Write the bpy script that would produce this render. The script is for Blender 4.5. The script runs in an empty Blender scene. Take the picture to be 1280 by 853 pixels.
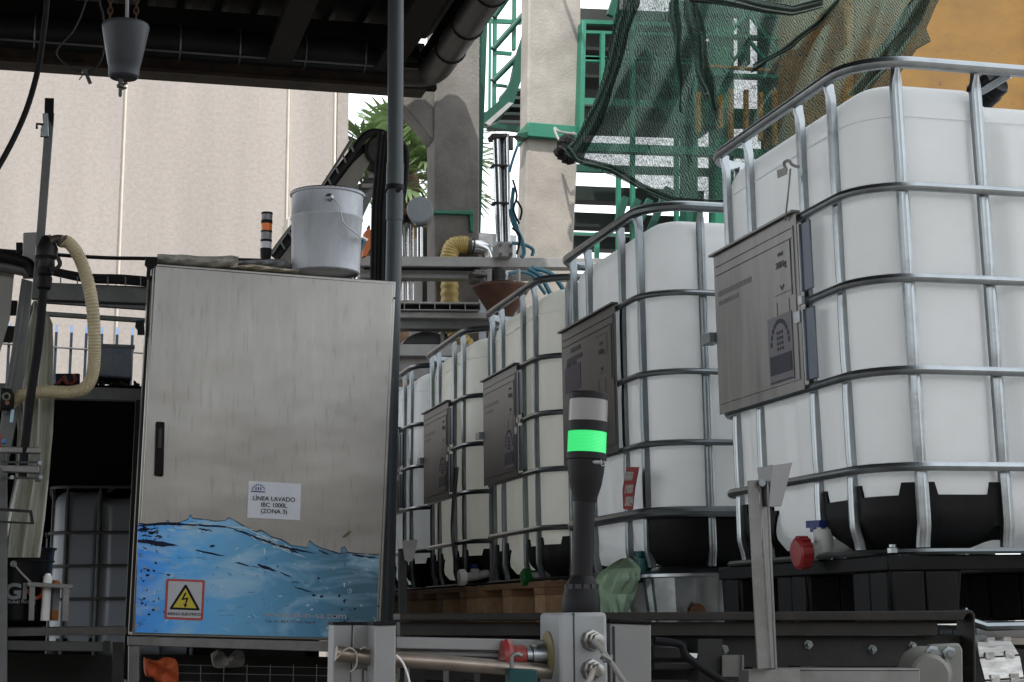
import bpy, bmesh, math, random
from mathutils import Vector, Matrix
random.seed(7)
scene = bpy.context.scene
COL = scene.collection
R_ = math.radians
# ---------------------------------------------------------------- camera model (solved from the photograph)
CF, CX, CY = 2104.72, 664.18, 285.78
CAM = Vector((-1.553, -3.014, 0.056))
def basis(yaw, pitch, roll):
    cy, sy, cp, sp = math.cos(yaw), math.sin(yaw), math.cos(pitch), math.sin(pitch)
    f = Vector((sy*cp, cy*cp, sp)); r = Vector((cy, -sy, 0.)); u = r.cross(f)
    cr, sr = math.cos(roll), math.sin(roll)
    return cr*r + sr*u, -sr*r + cr*u, f
RR, UU, FF = basis(R_(15.72), R_(12.77), R_(-.86))
def ray(u, v): return RR*((u-CX)/CF) - UU*((v-CY)/CF) + FF
def W(u, v, Y):                      # where the line of sight meets the vertical plane y = Y
    d = ray(u, v); return CAM + d*((Y-CAM.y)/d.y)
def WX(u, v, X):
    d = ray(u, v); return CAM + d*((X-CAM.x)/d.x)
def ppm(Y): return CF/((W(640, 420, Y)-CAM).dot(FF))
cam_d = bpy.data.cameras.new('camera'); cam = bpy.data.objects.new('camera', cam_d); COL.objects.link(cam)
M = Matrix.Identity(4)
for i in range(3):
    M[i][0] = RR[i]; M[i][1] = UU[i]; M[i][2] = -FF[i]; M[i][3] = CAM[i]
cam.matrix_world = M
cam_d.sensor_width = 36; cam_d.lens = CF*36/1280
cam_d.shift_x = (640-CX)/1280; cam_d.shift_y = (CY-426.5)/1280
cam_d.clip_start = .05; cam_d.clip_end = 3000
scene.camera = cam

# ---------------------------------------------------------------- materials
MATS = {}
KEEP = {'paper_white': 1, 'blue_grey_drum': 1.3, 'brownish_steel': .14, 'brown_grey_steel': .2, 'dark_dirty_steel': .32, 'brown_reflection_wall': .5, 'beige_hose': .85, 'grey_lens': 1.6, 'pallet_wood': .65, 'wood_end_grain': .65, 'print_pale_grey': 1, 'mid_dark_steel': .24, 'grey_cream_paint': .35, 'nickel': .5, 'stippled_precast': 1, 'stop_red': .4, 'rear': 1, 'concrete': .66, 'weathered_concrete': .62, 'white_plastic': .95, 'beige_hose': .9, 'white_hdpe': 1.1, 'cream_hdpe': 1.1, 'palm_leaf': 1, 'dead_palm_leaf': .9, 'shrub_leaf': 1, 'palm_petiole': 1, 'palm_trunk': 1,
 'cream_sealant': 1, 'pale_green_bag_film': .62, 'pale_grey_tinplate': .8, 'green_lens_lit': .3, 'yellow_ribbed_duct': .8, 'yard_concrete': 1.1, 'dusty_plastic_film': .75, 'yellowed_film': .8, 'fence_pale_blue': 1, 'drab_box': .8,
 'galvanised_steel': .85, 'dull_galvanised_steel': .7, 'chrome_tube': 1, 'orange_cloth': .8, 'amber_lens': 1.1, 'white_lens': 1.2, 'bubble_print': .8, 'print_orange': .8, 'rusty_bright_tube': .8, 'zinc_sheet': .75, 'dark_zinc_sheet': .55, 'slate_blue_plastic': .7,
 'shaded_hdpe': 1, 'teal_hose': 1, 'green_paint': .75, 'dark_green_paint': .7, 'orange_guard': 1, 'tag_red': .55, 'tag_picture': .9, 'pale_hood': .8, 'pale_blue_grey_sheet': .8, 'sign_red': .8, 'sign_yellow': .85, 'sign_white': .8, 'pale_blue_plastic': 1, 'scratched_chain_plate': .9, 'print_light_grey': 1}
def mat(name, col, rough=.6, metal=0., var=.25, vs=6., bump=0., bs=40., stretch=(1, 1, 1), spec=.5, dirt=None, dirt_amt=.5, ds=3., emit=None, trans=0., sss=0., rvar=0.):
    if name in MATS: return MATS[name]
    m = bpy.data.materials.new(name); m.use_nodes = True; nt = m.node_tree; N = nt.nodes; L = nt.links
    b = N['Principled BSDF']
    tc = N.new('ShaderNodeTexCoord'); mp = N.new('ShaderNodeMapping'); mp.inputs['Scale'].default_value = stretch
    L.new(tc.outputs['Object'], mp.inputs['Vector'])
    n = N.new('ShaderNodeTexNoise'); n.inputs['Scale'].default_value = vs; n.inputs['Detail'].default_value = 6; n.inputs['Roughness'].default_value = .62
    L.new(mp.outputs[0], n.inputs['Vector'])
    r = N.new('ShaderNodeValToRGB'); r.color_ramp.elements[0].position = .3; r.color_ramp.elements[1].position = .7
    kf = KEEP.get(name, .5); c = Vector(col)*kf
    lum = (c.x+c.y+c.z)/3
    if lum < .09: spec = spec*(.3+.7*max(0, lum-.01)/.08); metal = metal*.6 if lum < .04 else metal
    if dirt: dirt = tuple(x*kf for x in dirt)
    r.color_ramp.elements[0].color = (*(c*(1-var)), 1); r.color_ramp.elements[1].color = (*[min(1, x) for x in c*(1+var*.6)], 1)
    L.new(n.outputs['Fac'], r.inputs['Fac']); out = r.outputs['Color']
    if dirt:
        n2 = N.new('ShaderNodeTexNoise'); n2.inputs['Scale'].default_value = ds; n2.inputs['Detail'].default_value = 9; n2.inputs['Roughness'].default_value = .7
        L.new(mp.outputs[0], n2.inputs['Vector'])
        r2 = N.new('ShaderNodeValToRGB'); r2.color_ramp.elements[0].position = .48; r2.color_ramp.elements[1].position = .68
        r2.color_ramp.elements[0].color = (0, 0, 0, 1); r2.color_ramp.elements[1].color = (dirt_amt,)*3+(1,)
        L.new(n2.outputs['Fac'], r2.inputs['Fac'])
        mx = N.new('ShaderNodeMixRGB'); L.new(r2.outputs['Color'], mx.inputs['Fac']); L.new(out, mx.inputs['Color1']); mx.inputs['Color2'].default_value = (*dirt, 1)
        out = mx.outputs['Color']
    L.new(out, b.inputs['Base Color'])
    b.inputs['Roughness'].default_value = rough; b.inputs['Metallic'].default_value = metal
    b.inputs['Specular IOR Level'].default_value = spec
    if rvar:
        mr = N.new('ShaderNodeMapRange'); mr.inputs['To Min'].default_value = max(.05, rough-rvar); mr.inputs['To Max'].default_value = min(1, rough+rvar)
        L.new(n.outputs['Fac'], mr.inputs['Value']); L.new(mr.outputs[0], b.inputs['Roughness'])
    if sss:
        b.inputs['Subsurface Weight'].default_value = sss; b.inputs['Subsurface Radius'].default_value = (.08, .08, .06); b.inputs['Subsurface Scale'].default_value = .5
    if trans: b.inputs['Transmission Weight'].default_value = trans
    if emit:
        b.inputs['Emission Color'].default_value = (*emit[0], 1); b.inputs['Emission Strength'].default_value = emit[1]
    if bump:
        n3 = N.new('ShaderNodeTexNoise'); n3.inputs['Scale'].default_value = bs; n3.inputs['Detail'].default_value = 5
        L.new(mp.outputs[0], n3.inputs['Vector'])
        bp = N.new('ShaderNodeBump'); bp.inputs['Strength'].default_value = bump; bp.inputs['Distance'].default_value = .01
        L.new(n3.outputs['Fac'], bp.inputs['Height']); L.new(bp.outputs[0], b.inputs['Normal'])
    MATS[name] = m
    return m
GALV = mat('galvanised_steel', (.36, .39, .405), .33, 1., .16, 22, .05, 70, rvar=.08)
GALVD = mat('dull_galvanised_steel', (.30, .335, .35), .34, .95, .2, 10, .05, 50, rvar=.08, dirt=(.1, .09, .08), dirt_amt=.35)
STEEL = mat('grey_steel_profile', (.36, .355, .345), .5, .6, .25, 8, .1, 40, dirt=(.12, .1, .08), dirt_amt=.45, ds=7)
STEELL = mat('light_steel_profile', (.50, .50, .485), .55, .3, .2, 6, .1, 40, dirt=(.2, .18, .16), dirt_amt=.4, ds=5)
DARKST = mat('dark_dirty_steel', (.075, .072, .068), .6, .4, .4, 8, .15, 40, dirt=(.12, .09, .07), dirt_amt=.5)
BLACKP = mat('black_plastic', (.014, .014, .015), .45, 0, .3, 9, .08, 60, spec=.3, dirt=(.035, .035, .035), dirt_amt=.3)
RUBBER = mat('black_rubber', (.022, .022, .024), .6, 0, .3, 20, .1, 60, spec=.3)
PLATE = mat('zinc_sheet', (.275, .268, .258), .42, .85, .4, 3, .05, 12, (1, 5, .6), rvar=.14, dirt=(.26, .24, .22), dirt_amt=.5, ds=5)
PLATED = mat('dark_zinc_sheet', (.17, .172, .17), .42, .6, .25, 4, .04, 12, (1, 5, .6), rvar=.12)
CONC = mat('concrete', (.42, .39, .35), .9, 0, .25, 3.5, .3, 60, dirt=(.22, .2, .18), dirt_amt=.6, ds=1.8)
CONCD = mat('weathered_concrete', (.25, .235, .215), .92, 0, .35, 3, .4, 50, dirt=(.09, .085, .08), dirt_amt=.75, ds=1.6)
GREEN = mat('green_paint', (.012, .19, .115), .45, 0, .25, 6, .05, 40, dirt=(.02, .09, .06), dirt_amt=.5)
GREEND = mat('dark_green_paint', (.01, .075, .05), .5, 0, .3, 6, .05, 40)
PIPEG = mat('grey_pvc', (.085, .105, .12), .4, 0, .15, 5, .03, 30, (1, 1, .3), dirt=(.14, .15, .15), dirt_amt=.35)
WOOD = mat('pallet_wood', (.30, .16, .075), .8, 0, .4, 7, .3, 60, (1, 1, 6), dirt=(.12, .07, .04), dirt_amt=.6)
WOODE = mat('wood_end_grain', (.44, .27, .14), .8, 0, .3, 30, .2, 60)
WHITEP = mat('white_plastic', (.74, .74, .72), .45, 0, .06, 4)

# ---------------------------------------------------------------- mesh builder
class MB:
    def __init__(s): s.v = []; s.f = []; s.m = []; s.cm = 0; s.mats = []
    def add(s, vs, fs):
        o = len(s.v); s.v += [Vector(x) for x in vs]; s.f += [tuple(o+i for i in f) for f in fs]; s.m += [s.cm]*len(fs)
        return s
    def use(s, m):
        if m not in s.mats: s.mats.append(m)
        s.cm = s.mats.index(m); return s
    def box(s, a, b):
        x0, x1 = sorted((a[0], b[0])); y0, y1 = sorted((a[1], b[1])); z0, z1 = sorted((a[2], b[2]))
        return s.hexa([(x0, y0, z0), (x1, y0, z0), (x1, y0, z1), (x0, y0, z1)], [(x0, y1, z0), (x1, y1, z0), (x1, y1, z1), (x0, y1, z1)])
    def hexa(s, a, b): return s.add(list(a)+list(b), [(0, 1, 2, 3), (7, 6, 5, 4), (0, 4, 5, 1), (1, 5, 6, 2), (2, 6, 7, 3), (3, 7, 4, 0)])
    def prism(s, pts, d):
        n = len(pts); pts = [Vector(p) for p in pts]; d = Vector(d)
        return s.add(pts+[p+d for p in pts], [tuple(range(n)), tuple(range(2*n-1, n-1, -1))]+[(i, n+i, n+(i+1) % n, (i+1) % n) for i in range(n)])
    def slab(s, px, Y, t): return s.prism([W(u, v, Y) for u, v in px], (0, t, 0))
    def rect(s, u0, v0, u1, v1, Y, t): return s.slab([(u0, v0), (u0, v1), (u1, v1), (u1, v0)], Y, t)
    def beam(s, a, b, w, h, up=(0, 0, 1)):       # w across, h along up
        a = Vector(a); b = Vector(b); d = (b-a).normalized(); up = Vector(up)
        x = d.cross(up)
        if x.length < 1e-4: x = d.cross(Vector((0, 1, 0)))
        x.normalize(); y = x.cross(d)
        q = lambda p: [p-x*w/2-y*h/2, p+x*w/2-y*h/2, p+x*w/2+y*h/2, p-x*w/2+y*h/2]
        return s.hexa(q(a), q(b))
    def tube(s, pts, r, n=10, caps=True, closed=False):
        pts = [Vector(p) for p in pts]; m = len(pts)
        rs = r if isinstance(r, (list, tuple)) else [r]*m
        T = []
        for i in range(m):
            a = pts[i-1] if (i > 0 or closed) else pts[i]; b = pts[(i+1) % m] if (i < m-1 or closed) else pts[i]
            T.append((b-a).normalized())
        x = T[0].orthogonal().normalized(); vs = []
        for i in range(m):
            x = (x-T[i]*x.dot(T[i])).normalized(); y = T[i].cross(x)
            for k in range(n):
                a = 2*math.pi*k/n; vs.append(pts[i]+(x*math.cos(a)+y*math.sin(a))*rs[i])
        fs = []
        for i in range(m if closed else m-1):
            j = (i+1) % m
            for k in range(n): fs.append((i*n+k, i*n+(k+1) % n, j*n+(k+1) % n, j*n+k))
        if caps and not closed: fs += [tuple(range(n-1, -1, -1)), tuple((m-1)*n+k for k in range(n))]
        return s.add(vs, fs)
    def sweep(s, pts, frames, prof, caps=True, closed=False):   # frames: list of (ex, ey); prof: list of (a,b) or callable(i)
        vs = []; n = None
        for i, (p, (ex, ey)) in enumerate(zip(pts, frames)):
            pr = prof(i) if callable(prof) else prof
            n = len(pr)
            vs += [Vector(p)+ex*a+ey*b for a, b in pr]
        m = len(pts); fs = []
        for i in range(m if closed else m-1):
            j = (i+1) % m
            for k in range(n): fs.append((i*n+k, i*n+(k+1) % n, j*n+(k+1) % n, j*n+k))
        if caps and not closed: fs += [tuple(range(n-1, -1, -1)), tuple((m-1)*n+k for k in range(n))]
        return s.add(vs, fs)
    def lathe(s, base, axis, prof, n=28, caps=True):
        base = Vector(base); ax = Vector(axis).normalized(); x = ax.orthogonal().normalized(); y = ax.cross(x); vs = []
        for r, h in prof:
            for k in range(n):
                a = 2*math.pi*k/n; vs.append(base+ax*h+(x*math.cos(a)+y*math.sin(a))*max(r, 1e-5))
        fs = []
        for i in range(len(prof)-1):
            for k in range(n): fs.append((i*n+k, i*n+(k+1) % n, (i+1)*n+(k+1) % n, (i+1)*n+k))
        if caps: fs += [tuple(range(n-1, -1, -1)), tuple((len(prof)-1)*n+k for k in range(n))]
        return s.add(vs, fs)
    def text(s, body, size, org, ex=(1, 0, 0), ey=(0, 0, 1), ext=.0005, align='CENTER', sx=1., bold=0.):
        c = bpy.data.curves.new('t', 'FONT'); c.body = body; c.size = 1; c.align_x = align; c.extrude = ext/size; c.offset = bold
        o = bpy.data.objects.new('t', c); me = bpy.data.meshes.new_from_object(o)
        ex = Vector(ex).normalized(); ey = Vector(ey).normalized(); ez = ex.cross(ey)
        s.add([Vector(org)+ex*(v.co.x*size*sx)+ey*(v.co.y*size)+ez*(v.co.z*size) for v in me.vertices], [tuple(p.vertices) for p in me.polygons])
        bpy.data.objects.remove(o); bpy.data.curves.remove(c); bpy.data.meshes.remove(me)
        return s
def cr(P, n=6, closed=False):        # catmull-rom
    P = [Vector(p) for p in P]; out = []; m = len(P)
    for i in range(m-1):
        a = P[max(i-1, 0)]; b = P[i]; c = P[i+1]; d = P[min(i+2, m-1)]
        for k in range(n):
            t = k/n; out.append(.5*((2*b)+(c-a)*t+(2*a-5*b+4*c-d)*t*t+(3*b-a-3*c+d)*t**3))
    return out+[P[-1]]
def crpx(pts, n=6): return cr([W(*p) for p in pts], n)

class T:
    """one thing: an Empty at its base (or one mesh when it has a single part) with parts and sub-parts"""
    def __init__(s, name, label, cat, group=None, kind=None, loc=None):
        s.name = name; s.label = label; s.cat = cat; s.group = group; s.kind = kind; s.parts = []; s.loc = loc
    def part(s, name, mb, m=None, parent=None, label=None, bevel=0., smooth=32, fix=True, kind=None):
        s.parts.append(dict(name=name, mb=mb, m=m, parent=parent, label=label, bevel=bevel, smooth=smooth, fix=fix, kind=kind)); return len(s.parts)-1
    def done(s):
        vs = [v for p in s.parts for v in p['mb'].v]
        lo = Vector([min(v[i] for v in vs) for i in range(3)]); hi = Vector([max(v[i] for v in vs) for i in range(3)])
        loc = Vector(s.loc) if s.loc else Vector(((lo.x+hi.x)/2, (lo.y+hi.y)/2, lo.z))
        single = len(s.parts) == 1
        root = None
        if not single:
            root = bpy.data.objects.new(s.name, None); COL.objects.link(root); root.location = loc; root.empty_display_size = .1
        objs = []
        for p in s.parts:
            mb = p['mb']; nm = s.name if single else p['name']
            me = bpy.data.meshes.new(nm); me.from_pydata([v-loc for v in mb.v], [], mb.f)
            if mb.mats:
                for q in mb.mats: me.materials.append(q)
                for pl, mi in zip(me.polygons, mb.m): pl.material_index = mi
            elif p['m']: me.materials.append(p['m'])
            if p['fix']:
                bm = bmesh.new(); bm.from_mesh(me); bmesh.ops.recalc_face_normals(bm, faces=bm.faces); bm.to_mesh(me); bm.free()
            if p['smooth']:
                me.shade_smooth(); me.set_sharp_from_angle(angle=R_(p['smooth']))
            o = bpy.data.objects.new(nm, me); COL.objects.link(o)
            if single: o.location = loc
            else: o.parent = objs[p['parent']] if p['parent'] is not None else root
            if p['bevel']:
                bv = o.modifiers.new('bevel', 'BEVEL'); bv.width = p['bevel']; bv.segments = 2; bv.limit_method = 'ANGLE'; bv.angle_limit = R_(40)
            if p['label'] and not single: o['label'] = p['label']
            if p['kind']: o['kind'] = p['kind']
            objs.append(o)
        top = objs[0] if single else root
        if s.label: top['label'] = s.label
        if s.cat: top['category'] = s.cat
        if s.group: top['group'] = s.group
        if s.kind: top['kind'] = s.kind
        s.root = top; return top
def one(name, label, cat, mb, m=None, group=None, kind=None, **k):
    t = T(name, label, cat, group, kind); t.part(name, mb, m, **k); return t.done()
# ---------------------------------------------------------------- IBC containers
IW, ID = 1.10, .885
def rrect(x0, y0, x1, y1, r, n=7):
    """closed loop starting on the west side middle, running south corner first (x0,y0) -> x1 -> y1"""
    P = []
    def arc(cx, cy, a0):
        for k in range(n+1):
            a = R_(a0+90*k/n); P.append((cx+r*math.cos(a), cy+r*math.sin(a), math.cos(a), math.sin(a)))
    arc(x0+r, y0+r, 180); arc(x1-r, y0+r, 270); arc(x1-r, y1-r, 0); arc(x0+r, y1-r, 90)
    return P
def dense(P, step):
    out = []
    m = len(P)
    for i in range(m):
        a = P[i]; b = P[(i+1) % m]; L = math.hypot(b[0]-a[0], b[1]-a[1]); k = max(1, int(L/step))
        for j in range(k):
            t = j/k; nx = a[2]*(1-t)+b[2]*t; ny = a[3]*(1-t)+b[3]*t; q = math.hypot(nx, ny)
            out.append((a[0]*(1-t)+b[0]*t, a[1]*(1-t)+b[1]*t, nx/q, ny/q))
    return out
def sm(a, b, x):
    t = max(0, min(1, (x-a)/(b-a))); return t*t*(3-2*t)
def hdpe(name, col, tl, dirt=(.45, .42, .34)):
    m = mat(name, col, .38, 0, .04, 2, .03, 7, dirt=dirt, dirt_amt=.10, ds=2.2); nt = m.node_tree; N = nt.nodes; L = nt.links; b = N['Principled BSDF']
    t = N.new('ShaderNodeBsdfTranslucent'); L.new(b.inputs['Base Color'].links[0].from_socket, t.inputs[0]); x = N.new('ShaderNodeMixShader'); x.inputs[0].default_value = tl
    L.new(b.outputs[0], x.inputs[1]); L.new(t.outputs[0], x.inputs[2]); L.new(x.outputs[0], N['Material Output'].inputs[0]); return m
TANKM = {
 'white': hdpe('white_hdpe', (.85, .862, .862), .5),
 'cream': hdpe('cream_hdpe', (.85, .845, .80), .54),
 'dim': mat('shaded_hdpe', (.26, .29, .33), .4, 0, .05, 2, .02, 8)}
def tank_mesh(o, H=1.115, zb=.185):
    loop = dense(rrect(.028, .028, IW-.028, ID-.028, .115, 10), .012)
    zs = []
    z = zb
    prof = []
    rb, rt = .10, .075
    for k in range(9):
        a = R_(90*k/8); prof.append((rb*.8*(1-math.sin(a)), zb+rb*(1-math.cos(a))))
    n = 26; z0 = zb+rb; z1 = H-rt
    for k in range(1, n): prof.append((0, z0+(z1-z0)*k/n))
    for k in range(9):
        a = R_(90*k/8); prof.append((rt*(1-math.cos(a)), z1+rt*math.sin(a)))
    prof += [(rt+.06, H+.008), (rt+.16, H+.014), (rt+.30, H+.016)]
    mb = MB(); vs = []
    for ins, z in prof:
        for x, y, nx, ny in loop:
            g = 0.
            fade = sm(zb+.06, zb+.16, z)*(1-sm(H-.14, H-.05, z))
            if abs(ny) > .9:
                for gx in (.300, .565, .83):
                    d = abs(x-gx); g += .028*(1-sm(.010, .05, d))
            elif abs(nx) > .9:
                for gy in (.20, .46, .72):
                    d = abs(y-gy); g += .009*(1-sm(.01, .035, d))
            bulge = .006*math.sin(math.pi*max(0, min(1, (z-zb)/(H-zb))))
            k = ins+g*fade-bulge
            X, Y = x-nx*k, y-ny*k
            if ins > rt+.01:       # top cap pulls towards the middle
                t = (ins-rt)/.34; X = X*(1-t*.6)+IW/2*t*.6; Y = Y*(1-t*.6)+ID/2*t*.6
            Z = z-.034*sm(.285, .33, X)*(1-sm(.78, .83, X))*sm(z1-.1, H, z)
            vs.append(o+Vector((X, Y, Z)))
    m = len(loop); fs = []
    for i in range(len(prof)-1):
        for k in range(m): fs.append((i*m+k, i*m+(k+1) % m, (i+1)*m+(k+1) % m, (i+1)*m+k))
    fs += [tuple(range(m-1, -1, -1)), tuple((len(prof)-1)*m+k for k in range(m))]
    return mb.add(vs, fs)
def ring_mb(mb, o, z, prof, off=0., r=.13, closed=True, rng=None):
    loop = dense(rrect(-off, -off, IW+off, ID+off, r+off, 8), .2)
    fr = [(Vector((a[2], a[3], 0)), Vector((0, 0, 1))) for a in loop]
    pts = [o+Vector((a[0], a[1], z)) for a in loop]
    mb.sweep(pts, fr, prof, closed=True)
def vbar(mb, o, x, y, nx, ny, z0, z1, crimps, w=.024, t=.011, kink=True):
    n = Vector((nx, ny, 0)); tg = Vector((-ny, nx, 0)); N = 64; pts = []; pr = []
    for k in range(N+1):
        z = z0+(z1-z0)*k/N
        c = max([math.exp(-((z-q)/.022)**2) for q in crimps]+[0])
        e = 1-sm(.0, .045, z1-z)
        inset = .002*c
        ww = w*(1-.07*c)*(1-.62*e); tt = t*(1+.5*e); ti = tt*(1+.35*(1-c))
        pts.append(o+Vector((x, y, z))-n*(.016+inset-.004*e)+ (n*(-.010*(1-sm(0, .05, z-z0))) if kink else Vector()))
        pr.append([(-ww/2, -ti/2), (-ww/2+.004, -ti/2-.003), (ww/2-.004, -ti/2-.003), (ww/2, -ti/2), (ww/2, tt/2-.001), (ww/2-.0045, tt/2+.0015), (.0035, tt/2+.0015), (0, tt/2+.0032), (-.0035, tt/2+.0015), (-ww/2+.0045, tt/2+.0015), (-ww/2, tt/2-.001)])
    mb.sweep(pts, [(tg, n)]*(N+1), lambda i: pr[i])
def ringprof(h, t): return [(-t/2, -h/2), (t/2-.003, -h/2), (t/2, -h/2+.004), (t/2+.0015, 0), (t/2, h/2-.004), (t/2-.003, h/2), (-t/2, h/2)]
SIDEB = [.165, .325, .62, .765]
FRONTB = [.095, .28, .465, .65, .835, 1.0]
def build_ibc(o, label, group, style='A', tank='white', pallet='plastic', bent=False, plate_m=None, lid=True, logo=True, valve=None, dirm=None, yprint=False):
    o = Vector(o); g = dirm or GALV
    t = T('ibc_container', label, 'bulk container', group, loc=o+Vector((IW/2, ID/2, 0)))
    t.part('tank', tank_mesh(o, 1.138), TANKM[tank], smooth=60)
    if style == 'A':
        H = dict(r1=1.16, r2=.893, r3=.702, r4=.514, r5=.322); pr = ringprof(.0175, .012)
    else:
        H = dict(r1=1.16, r2=.913, r3=.692, r4=.497, r5=.310)
        pr = [(.0088*math.cos(R_(a)), .0088*math.sin(R_(a))) for a in range(0, 360, 36)]
    cr_ = list(H.values())[1:]
    for k, z in H.items():
        mb = MB()
        if k == 'r3':      # this hoop stops at the sign plate
            loop = dense(rrect(0, 0, IW, ID, .13, 8), .015)
            loop = [a for a in loop]
            # keep everything except the west side behind the plate
            i0 = next(i for i, a in enumerate(loop) if a[0] < .001 and a[1] < .27)
            run = []; m = len(loop); i = i0
            # loop runs south corner, east, north, west
            seq = [a for a in loop if not (a[0] < .002 and .305 < a[1] < .78)]
            # rotate so the break is at the ends
            br = max(range(len(seq)), key=lambda i: math.hypot(seq[i][0]-seq[i-1][0], seq[i][1]-seq[i-1][1]))
            seq = seq[br:]+seq[:br]
            mb.sweep([o+Vector((a[0], a[1], z)) for a in seq], [(Vector((a[2], a[3], 0)), Vector((0, 0, 1))) for a in seq], pr)
        else:
            kx = 1.35 if style == 'A' else 1.7; p2 = [(a*kx, b*kx) for a, b in pr] if (k == 'r1' or (k == 'r5' and style == 'B')) else pr
            ring_mb(mb, o, z, p2)
        t.part('cage_hoop', mb, g, smooth=34)
    z0 = .165; z1 = 1.155
    sw = (lambda *a, **k: vbar(*a, **k)) if style == 'A' else (lambda *a, **k: vbar(*a, w=.021, t=.014, **k))
    def addbar(x, y, nx, ny):
        mb = MB(); sw(mb, o, x, y, nx, ny, z0, z1, cr_); t.part('cage_bar', mb, g, smooth=28)
    for i, y in enumerate(SIDEB if style == 'A' else [.12, .28, .60, .76]): addbar(0, y, -1, 0)
    if bent:
        mb = MB(); mb.tube(cr([o+Vector((-.012, .165, .62)), o+Vector((-.016, .2, .5)), o+Vector((-.014, .235, .36)), o+Vector((-.012, .17, .2))], 8), .009, 8); t.part('cage_bar', mb, g, label='bent cage bar below the plate')
    for x in (FRONTB if style == 'A' else [.165, .36, .55, .74, .93]): addbar(x, 0, 0, -1)
    for x in (FRONTB if style == 'A' else [.165, .36, .55, .74, .93]): addbar(x, ID, 0, 1)
    for y in SIDEB: addbar(IW, y, 1, 0)
    if style == 'A':       # blow-moulding parting seam round the tank
        mb = MB(); lp_ = dense(rrect(.028, .028, IW-.028, ID-.028, .115, 10), .05)
        mb.tube([o+Vector((a[0]+a[2]*.0045, a[1]+a[3]*.0045, 1.050)) for a in lp_], .0016, 5, closed=True); t.part('seam', mb, TANKM[tank], parent=0)
    # top cross rail over the tank
    mb = MB(); mb.tube([o+Vector((.36, .01, 1.155)), o+Vector((.33, .06, 1.135)), o+Vector((.30, .2, 1.128)), o+Vector((.30, ID-.2, 1.128)), o+Vector((.33, ID-.06, 1.135)), o+Vector((.36, ID-.01, 1.155))], .010, 8)
    if style == 'A': t.part('top_rail', mb, g)
    if lid:
        mb = MB(); c = W(1241, 106, .2); mb.lathe(c, (.25, -.8, .35), [(.033, -.05), (.037, -.045), (.037, -.012), (.034, -.010), (.034, .012), (.03, .016), (.02, .010), (.001, .010)], 32)
        t.part('lid', mb, BLACKP)
        mb = MB(); c = o+Vector((.55, .46, 1.10)); mb.lathe(c, (0, 0, 1), [(.075, 0), (.085, .004), (.085, .04), (.075, .05), (.03, .052), (.03, .066), (.001, .068)], 32)
        for k in range(16):
            a = R_(k*22.5); mb.beam(c+Vector((.086*math.cos(a), .086*math.sin(a), .004)), c+Vector((.086*math.cos(a), .086*math.sin(a), .038)), .008, .006, up=(math.cos(a), math.sin(a), 0))
        t.part('lid', mb, BLACKP)
    # sign plate on the west side
    pm = plate_m or PLATE
    ya, yb = (.30, .79) if style == 'A' else (.255, .80)
    mb = MB(); mb.box(o+Vector((-.016, ya, H['r4']-.004)), o+Vector((-.0135, yb, H['r2']+.008)))
    mb.box(o+Vector((-.026, ya+.002, H['r2']+.008)), o+Vector((-.004, yb+.01, H['r2']+.014)))
    ip = t.part('sign_plate', mb, pm, bevel=.001)
    mb = MB(); z0p, z1p = H['r4']+.02, H['r2']-.022
    for a, b, c, d in ((ya+.02, z0p, yb-.01, z0p+.004), (ya+.02, z1p, yb-.01, z1p+.004), (ya+.016, z0p, ya+.020, z1p+.004), (ya+.02, z1p-.022, yb-.01, z1p-.018), (ya+.036, z0p+.19, ya+.040, z1p-.02)):
        mb.box(o+Vector((-.0185, a, b)), o+Vector((-.0162, c, d)))
    t.part('embossed_rib', mb, pm, parent=ip)
    if logo:
        INK = mat('faded_blue_ink', (.045, .05, .085), .5, 0, .3, 40)
        ez = Vector((0, 0, 1)); ey = Vector((0, -1, 0))      # reading direction on this side runs towards the camera
        def pt(s, z): return o+Vector((-.0181, s, z))
        TH = Vector((-.0009, 0, 0))
        LAB = mat('grey_label_film', (.22, .215, .24), .5, 0, .1, 20)
        mb = MB(); mb.box(o+Vector((-.0178, .345, .535)), o+Vector((-.0164, .475, .69))); il = t.part('label', mb, LAB, parent=ip) if style == 'A' else ip
        mb = MB()
        for k in range(11):
            a = R_(8+164*k/10); mb.beam(pt(.41+.053*math.cos(a), .622+.06*math.sin(a)), pt(.41+.044*math.cos(a), .622+.05*math.sin(a)), .011, .001, up=(1, 0, 0))
        for c in (-1, 0, 1):
            for rr in range(4): mb.lathe(pt(.41+c*.013, .615+rr*.012), (-1, 0, 0), [(.0042, 0), (.0042, .0006)], 8)
        mb.box(pt(.352, .560), pt(.468, .602)+TH)
        mb.box(pt(.352, .542), pt(.468, .545)+TH)
        t.part('logo', mb, INK, parent=ip)
        mb = MB()
        if style == 'B' or yprint:
            mb.text('MAX. 1000 L', .02, pt(.69, .80)-TH*1.2, ey, ez, ext=.0006)
        mb.text('200 kg', .021, pt(.44-.05, .795)-TH*1.2, ey, ez, ext=.0006)
        mb.text('max', .017, pt(.44-.05, .822)-TH*1.2, ey, ez, ext=.0006)
        for a, b, c, d in ((.40, .755, .39, .745), (.38, .755, .39, .745)): mb.beam(pt(a, b)-TH*1.2, pt(c, d)-TH*1.2, .003, .001, up=(1, 0, 0))
        for a, b, c, d in ((.345, .735, .43, .737), (.355, .66, .357, .72), (.42, .66, .422, .72), (.345, .65, .43, .652), (.335, .79, .337, .85), (.335, .85, .45, .852)): mb.box(pt(a, b)-TH*2, pt(c, d)-TH*1.2)
        t.part('stamped_lettering', mb, mat('stamped_shadow_ink', (.22, .21, .20), .5, .5, .2, 30), parent=ip)
        mb = MB()
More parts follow.
